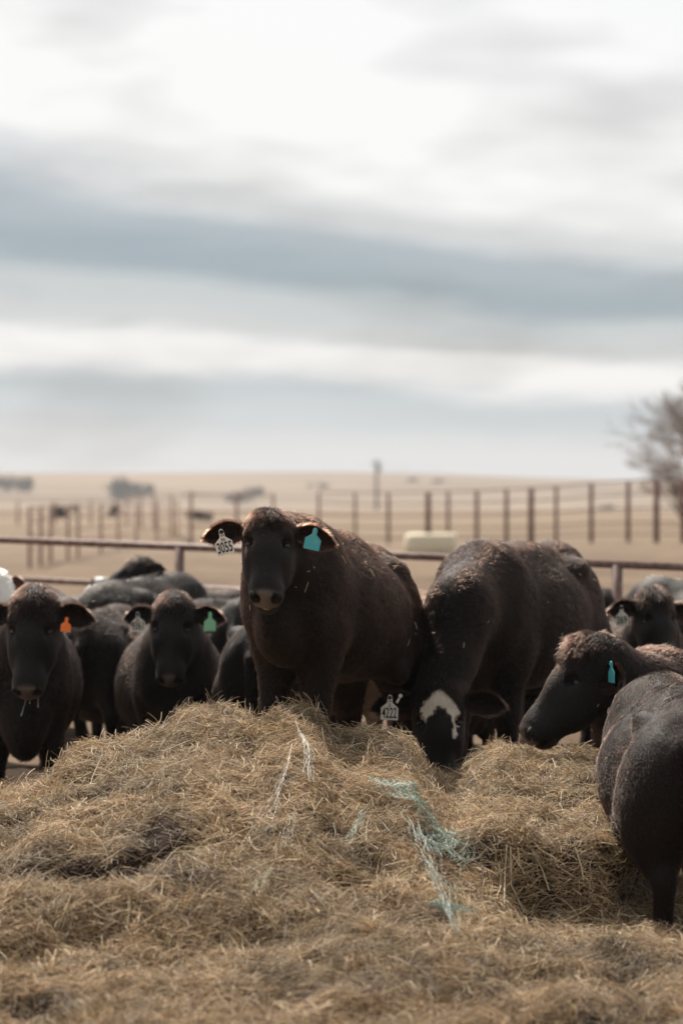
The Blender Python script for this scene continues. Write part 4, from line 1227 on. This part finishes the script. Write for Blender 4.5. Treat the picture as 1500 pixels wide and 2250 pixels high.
    def ear_point(s, t=0.55, below=0.0, front=0.03):
        b0, out, upv, fn = ear_tips[s]
        q = b0 + out * (ear_len * HS * t) - upv * below + fn * front
        return local_to_rel(q[None])[0] + origin
    COWS[key] = dict(root=root, origin=origin, ear=ear_point, V=local_to_rel(V) + origin, hp=lambda a, b, c: local_to_rel(hp(a, b, c)[None])[0] + origin)
    return COWS[key]

# ------------------------------------------------------------------ the herd
BLACK = (0.0042, 0.0033, 0.0031)
BROWNB = (0.0062, 0.0041, 0.0034)
FBLACK = (0.0088, 0.0044, 0.0030)
FBROWN = (0.0165, 0.0072, 0.0043)
DOWN = lambda x, y: (x, -y, -math.sqrt(max(0.05, 1 - x * x - y * y)))
HN = 1.0

c = cow('main', 'cow', (-0.065, 12.72, 0.30), (-0.33, -0.94), 1.07, at(590, 1142, 11.85), DOWN(-0.02, 0.57),
    'brown-black cow with a 3055 ear tag, standing head up on the hay', slope=0.15, h=0.0125, hairs=150000, hair_len=0.018, hair_r=0.0006, coat=BROWNB,
    fur=FBROWN, mouth_open=True, head_scale=0.87, fat=0.86, ears=((0.10, 0.15), (0.10, 0.15)), ear_len=0.235, depth=0.86, neck_r=(0.205, 0.135), chaff=45, front=0.78)
add_tag(c['root'], c['origin'], at(487, 1172, 11.72), (0.12, -1, 0.0), M_TAGW, tilt=0.22, text='3055', small='SN', label='white ear tag numbered 3055')
add_tag(c['root'], c['origin'], at(692, 1168, 11.72), (0.15, -1, 0.0), M_TAGT, wid=0.078, hgt=0.09, tilt=-0.22, label='blank turquoise ear tag')

def blaze_mask(hl):
    """white chevron over the forehead of the grazing cow: two arms from the crown, the left eye side longer"""
    u, v = hl[:, 0], hl[:, 1]
    n = 0.016 * fbm(hl * 28, 3, 211); n2 = 0.012 * fbm(hl * 60 + 9, 2, 213)
    a1 = np.abs(u - (0.022 + np.abs(v) * 1.05 + n)) < 0.044 + n2 + 0.10 * np.clip(-v, 0, 0.05)
    arm = a1 & (v < 0.098 + n2) & (v > -0.098 + n2)
    tail_ = (np.abs(v - 0.076 + n) < 0.024 - 0.12 * (u - 0.10) + n2) & (u > 0.09) & (u < 0.24)
    return (arm | tail_) & (hl[:, 2] > -0.10)
def paint4222(V, hl, oh, ie, C):
    m = blaze_mask(hl) & ~ie
    C = C.copy(); C[m] = (0.66, 0.60, 0.51)
    lip = (hl[:, 0] > 0.44) & (hl[:, 1] > 0.055) & (oh > 0.5) & ~ie
    C[lip] = (0.55, 0.50, 0.44)
    return C
c = cow('4222', 'cow', (1.02, 14.34, 0.17), (-0.42, -0.91), 1.09, at(965, 1522, 13.0), (0.0, -0.22, -0.97),
    'black cow with a white forehead chevron and 4222 tag, head down eating hay', h=0.0125, hairs=150000, hair_len=0.022, hair_r=0.0006, coat=BLACK, fur=FBLACK,
    paint=paint4222, fur_paint=lambda V, hl, oh, ie, C: paint4222(V, hl, oh, ie, C), head_scale=0.95, ears=((-0.05, 0.1), (0.0, 0.12)), neck_r=(0.22, 0.15),
    neck_mid=(0.66, 13.38, 1.20), ear_len=0.24, fat=0.90, depth=0.93, chaff=40)
add_tag(c['root'], c['origin'], at(856, 1536, 12.92), (-0.1, -1, 0.0), M_TAGW, wid=0.092, hgt=0.112, tilt=-0.03, text='4222', small='SZ', label='white ear tag numbered 4222')
add_tag(c['root'], c['origin'], at(879, 1530, 12.94), (-0.1, -1, 0.15), M_TAGW, wid=0.012, hgt=0.04, tilt=-0.5, label='tiny metal ear clip')

c = cow('profile', 'cow', (2.04, 12.45, -0.15), (-0.985, 0.12), 0.92, at(1290, 1440, 12.15), (-0.72, -0.19, -0.67),
    'black cow in profile with tousled crown and narrow teal tag, reaching towards the hay', h=0.0125, hairs=100000, hair_len=0.028, coat=BLACK, fur=FBLACK,
    head_scale=1.12, ears=((0.1, 0.35), (0.1, 0.35)), neck_r=(0.27, 0.20), tuft=2.8, neck_mid=(1.50, 12.30, 0.78), ear_len=0.18, chaff=30)
add_tag(c['root'], c['origin'], at(1342, 1460, 11.95), (-0.96, -0.27, 0.0), M_TAGT, wid=0.075, hgt=0.09, label='turquoise ear tag seen nearly edge-on')

cow('front', 'cow', (1.47, 10.58, -0.10), (-0.05, 1.0), 0.88, (1.80, 11.72, 0.40), (0.35, 0.4, -0.85),
    'dark cow seen from behind at the right edge, nearest of the herd', h=0.0125, hairs=110000, hair_len=0.014, hair_r=0.0006, coat=BROWNB, fur=(0.0135, 0.0064, 0.0042), bony=1.15, chaff=15, thigh=1.5,
    fat=1.06, head_scale=0.85, legs={'hl': (0.02, 0.0), 'hr': (-0.05, 0)})

c = cow('269', 'cow', (2.02, 16.35, -0.16), (0.05, -1.0), 0.92, at(1440, 1318, 15.45), DOWN(0.12, 0.50),
    'black cow with a 269 tag looking over the backs at the right edge', h=0.018, hairs=30000, hair_len=0.03, hair_r=0.001, coat=BLACK, fur=FBLACK, tuft=1.6, head_scale=1.0,
    ears=((0.15, 0.1), (-0.25, 0.1)))
add_tag(c['root'], c['origin'], at(1364, 1338, 15.3), (-0.2, -1, 0.0), M_TAGG, wid=0.075, tilt=0.05, text='269', label='off-white ear tag numbered 269')

c = cow('9361', 'cow', (-1.13, 16.15, -0.13), (0.14, -0.99), 0.91, at(380, 1332, 15.45), DOWN(-0.03, 0.46),
    'black cow with 9361 tag and mint green tag facing the camera behind the heap', h=0.018, hairs=40000, hair_len=0.022, hair_r=0.001, coat=BLACK, fur=FBLACK, head_scale=1.10, depth=1.12, fat=1.05,
    ears=((0.12, 0.1), (0.1, 0.1)))
add_tag(c['root'], c['origin'], at(303, 1352, 15.3), (0.05, -1, 0.0), M_TAGG, wid=0.085, hgt=0.10, tilt=0.03, text='9361', small='SN', label='off-white ear tag numbered 9361')
add_tag(c['root'], c['origin'], at(462, 1352, 15.3), (0.05, -1, 0.0), M_TAGM, wid=0.075, hgt=0.10, tilt=-0.03, label='blank mint green ear tag')

c = cow('orange', 'cow', (-2.0, 15.1, -0.06), (0.17, -0.985), 0.95, at(72, 1326, 14.15), DOWN(-0.02, 0.42),
    'black cow with an orange ear tag, dripping at the mouth, at the left edge', h=0.018, hairs=45000, hair_len=0.024, hair_r=0.001, coat=BLACK, fur=FBLACK, tuft=1.8, head_scale=1.14, depth=1.12, fat=1.05,
    ears=((0.05, 0.1), (0.05, 0.1)))
add_tag(c['root'], c['origin'], at(147, 1362, 14.0), (0.25, -1, 0.0), M_TAGO, wid=0.058, hgt=0.07, tilt=-0.1, label='blank orange ear tag')

cow('rear', 'cow', (-0.36, 15.45, -0.02), (0.22, 0.975), 0.88, (-0.05, 16.6, 0.55), (0.3, 0.5, -0.8),
    'dark cow with a sleek shiny rump, facing away beside the 9361 cow', h=0.02, hairs=16000, hair_len=0.014, hair_r=0.001, coat=BLACK, fur=FBLACK, bony=1.3)

cow('tan', 'cow', (0.47, 16.35, 0.0), (0.1, 0.995), 0.93, (0.75, 18.2, 0.9), (0.2, 0.6, -0.7),
    'tan cow half hidden between the two cows on the hay', h=0.025, hairs=9000, hair_len=0.018, hair_r=0.0015, coat=(0.20, 0.125, 0.078), fur=(0.24, 0.15, 0.095))

def paint_calf(V, hl, oh, ie, C):
    C = C.copy(); m = (np.abs(hl[:, 1]) < 0.05) & (oh > 0.5) & ~ie; C[m] = (0.55, 0.50, 0.42)
    return C
c = cow('calf', 'calf', (0.63, 15.0, 0.08), (-0.5, -0.87), 0.54, at(908, 1478, 14.1), DOWN(0.3, 0.3),
    'small black calf with white face markings behind the 4222 tag', 'calf', h=0.02, hairs=8000, hair_r=0.001, coat=BLACK, fur=FBLACK, paint=paint_calf, fur_paint=paint_calf)
add_tag(c['root'], c['origin'], at(924, 1492, 13.95), (0.1, -1, 0), M_TAGB, wid=0.05, hgt=0.06, label='dark blue ear tag')

cow('raised', 'cow', (-0.98, 20.1, -0.08), (-0.97, -0.2), 0.90, at(302, 1240, 19.8), (-0.78, -0.25, -0.55),
    'black cow in silhouette with raised ears against the pipe fence', h=0.025, hairs=7000, hair_r=0.0016, coat=BLACK, fur=FBLACK, ears=((0.9, 0.1), (0.9, 0.1)), head_scale=1.1, ear_len=0.26)

cow('dusty', 'cow', (-1.50, 18.95, 0.0), (0.45, 0.9), 0.95, (-1.05, 19.2, 0.75), (0.5, 0.3, -0.7),
    'grey dusty-backed cow in the pack behind the orange-tagged cow', h=0.025, hairs=7000, hair_r=0.0016, coat=(0.011, 0.009, 0.008), fur=(0.015, 0.012, 0.010), dust=(0.085, 0.074, 0.065))
cow('dusty2', 'cow', (-0.55, 18.0, 0.0), (0.25, 0.95), 0.88, (-0.3, 19.1, 0.9), (0.3, 0.4, -0.8),
    'black cow with a pale dusty spine behind the 9361 cow', h=0.025, hairs=7000, hair_r=0.0016, coat=(0.008, 0.007, 0.006), fur=(0.012, 0.009, 0.008), dust=(0.05, 0.043, 0.036))

cow('peer', 'cow', (-1.70, 17.45, -0.06), (0.12, 0.99), 0.86, (-1.55, 18.55, 0.35), (0.2, 0.5, -0.8),
    'dark cow facing away between the orange-tagged cow and the 9361 cow', h=0.022, hairs=14000, hair_r=0.0012, coat=BROWNB, fur=FBROWN, dust=(0.035, 0.025, 0.019), fat=1.1, depth=1.12)
c = cow('brown', 'cow', (-2.42, 19.0, 0.0), (0.25, -0.97), 0.90, at(155, 1338, 18.2), DOWN(0.15, 0.5),
    'brown-black cow with tan ears peering over the orange-tagged cow', h=0.025, hairs=7000, hair_r=0.0016, coat=(0.016, 0.010, 0.007), fur=(0.03, 0.015, 0.010), ears=((0.6, 0.1), (0.2, 0.1)),
    paint=lambda V, hl, oh, ie, C: np.where(ie[:, None], np.array([0.20, 0.10, 0.05]), C))
add_tag(c['root'], c['origin'], at(188, 1372, 17.6), (0.1, -1, 0.0), M_TAGO, wid=0.055, hgt=0.06, label='red-orange ear tag')

def paint_white(V, hl, oh, ie, C):
    C = C.copy(); m = (oh > 0.3) & ~ie; C[m] = (0.68, 0.64, 0.58)
    return C
cow('whiteface', 'cow', (-3.25, 17.6, 0.0), (0.86, -0.5), 0.98, at(-8, 1270, 17.3), (0.45, -0.45, -0.75),
    'red cow with a white face at the left edge of the pack', h=0.025, hairs=7000, hair_r=0.0016, coat=(0.10, 0.045, 0.025), fur=(0.14, 0.06, 0.035), paint=paint_white, fur_paint=paint_white)

cow('far_right', 'cow', (2.9, 19.4, 0.0), (-0.8, 0.6), 0.92, (2.1, 20.2, 0.7), (-0.5, 0.4, -0.75),
    'grey-backed cow far behind the 269 cow', h=0.03, hairs=5000, hair_r=0.0016, coat=(0.011, 0.009, 0.008), fur=(0.015, 0.012, 0.010), dust=(0.07, 0.06, 0.053))

for key, px, d, hd, sc_, z0, lab in (('b1', 430, 21.2, (-0.98, 0.1), 0.88, -0.08, 'black cow standing side-on along the fence left of the main cow'),
                                 ('b2', 95, 20.8, (0.97, 0.1), 0.86, -0.12, 'low black cow side-on between the white-faced cow and the fence'),
                                 ('b3', 600, 18.6, (0.9, 0.4), 0.88, -0.05, 'black cow hidden behind the main cow, only its back showing'),
                                 ('b5', 1090, 17.0, (-0.7, 0.7), 0.86, -0.05, 'dark cow seen under the belly of the 4222 cow'),
                                 ('b6', 1215, 20.5, (0.95, -0.1), 0.86, -0.05, 'dark cow by the fence behind the 4222 cow'),
                                 ('b4', 1300, 18.2, (0.8, 0.5), 0.86, -0.10, 'black cow behind the rump of the 4222 cow')):
    x = (px - 750) / FPX * d
    q = np.array([x, d, z0]); hv = nrm([hd[0], hd[1], 0])
    cow(key, 'cow', q, hd, sc_, q + hv * 1.0 * sc_ + np.array([0, 0, 0.75]), hv * 0.6 + np.array([0, 0, -0.8]), lab, h=0.03, hairs=5000, hair_r=0.0016, coat=BLACK, fur=FBLACK, dust=(0.025, 0.021, 0.018))

#@@EXTRAS
# strings of slobber under the left cow's muzzle
c = COWS['orange']; m0 = c['hp'](0.49, -0.02, -0.15); m1 = c['hp'](0.49, 0.045, -0.14)
SP_ = []
for q, dx, ln in ((m0, -0.03, 0.10), (m1, 0.0, 0.055), (m0 + np.array([0.02, 0, 0]), 0.0, 0.03)):
    SP_.append(np.array([q + np.array([dx * t, -0.005, -ln * t]) for t in np.linspace(0, 1, 5)]) - c['origin'])
o = curves_obj('slobber', np.array(SP_), np.tile([0.0012, 0.0010, 0.0010, 0.0013, 0.0022], (3, 1)), np.tile([0.75, 0.75, 0.72], (3, 1)), M_NET, c['root'])
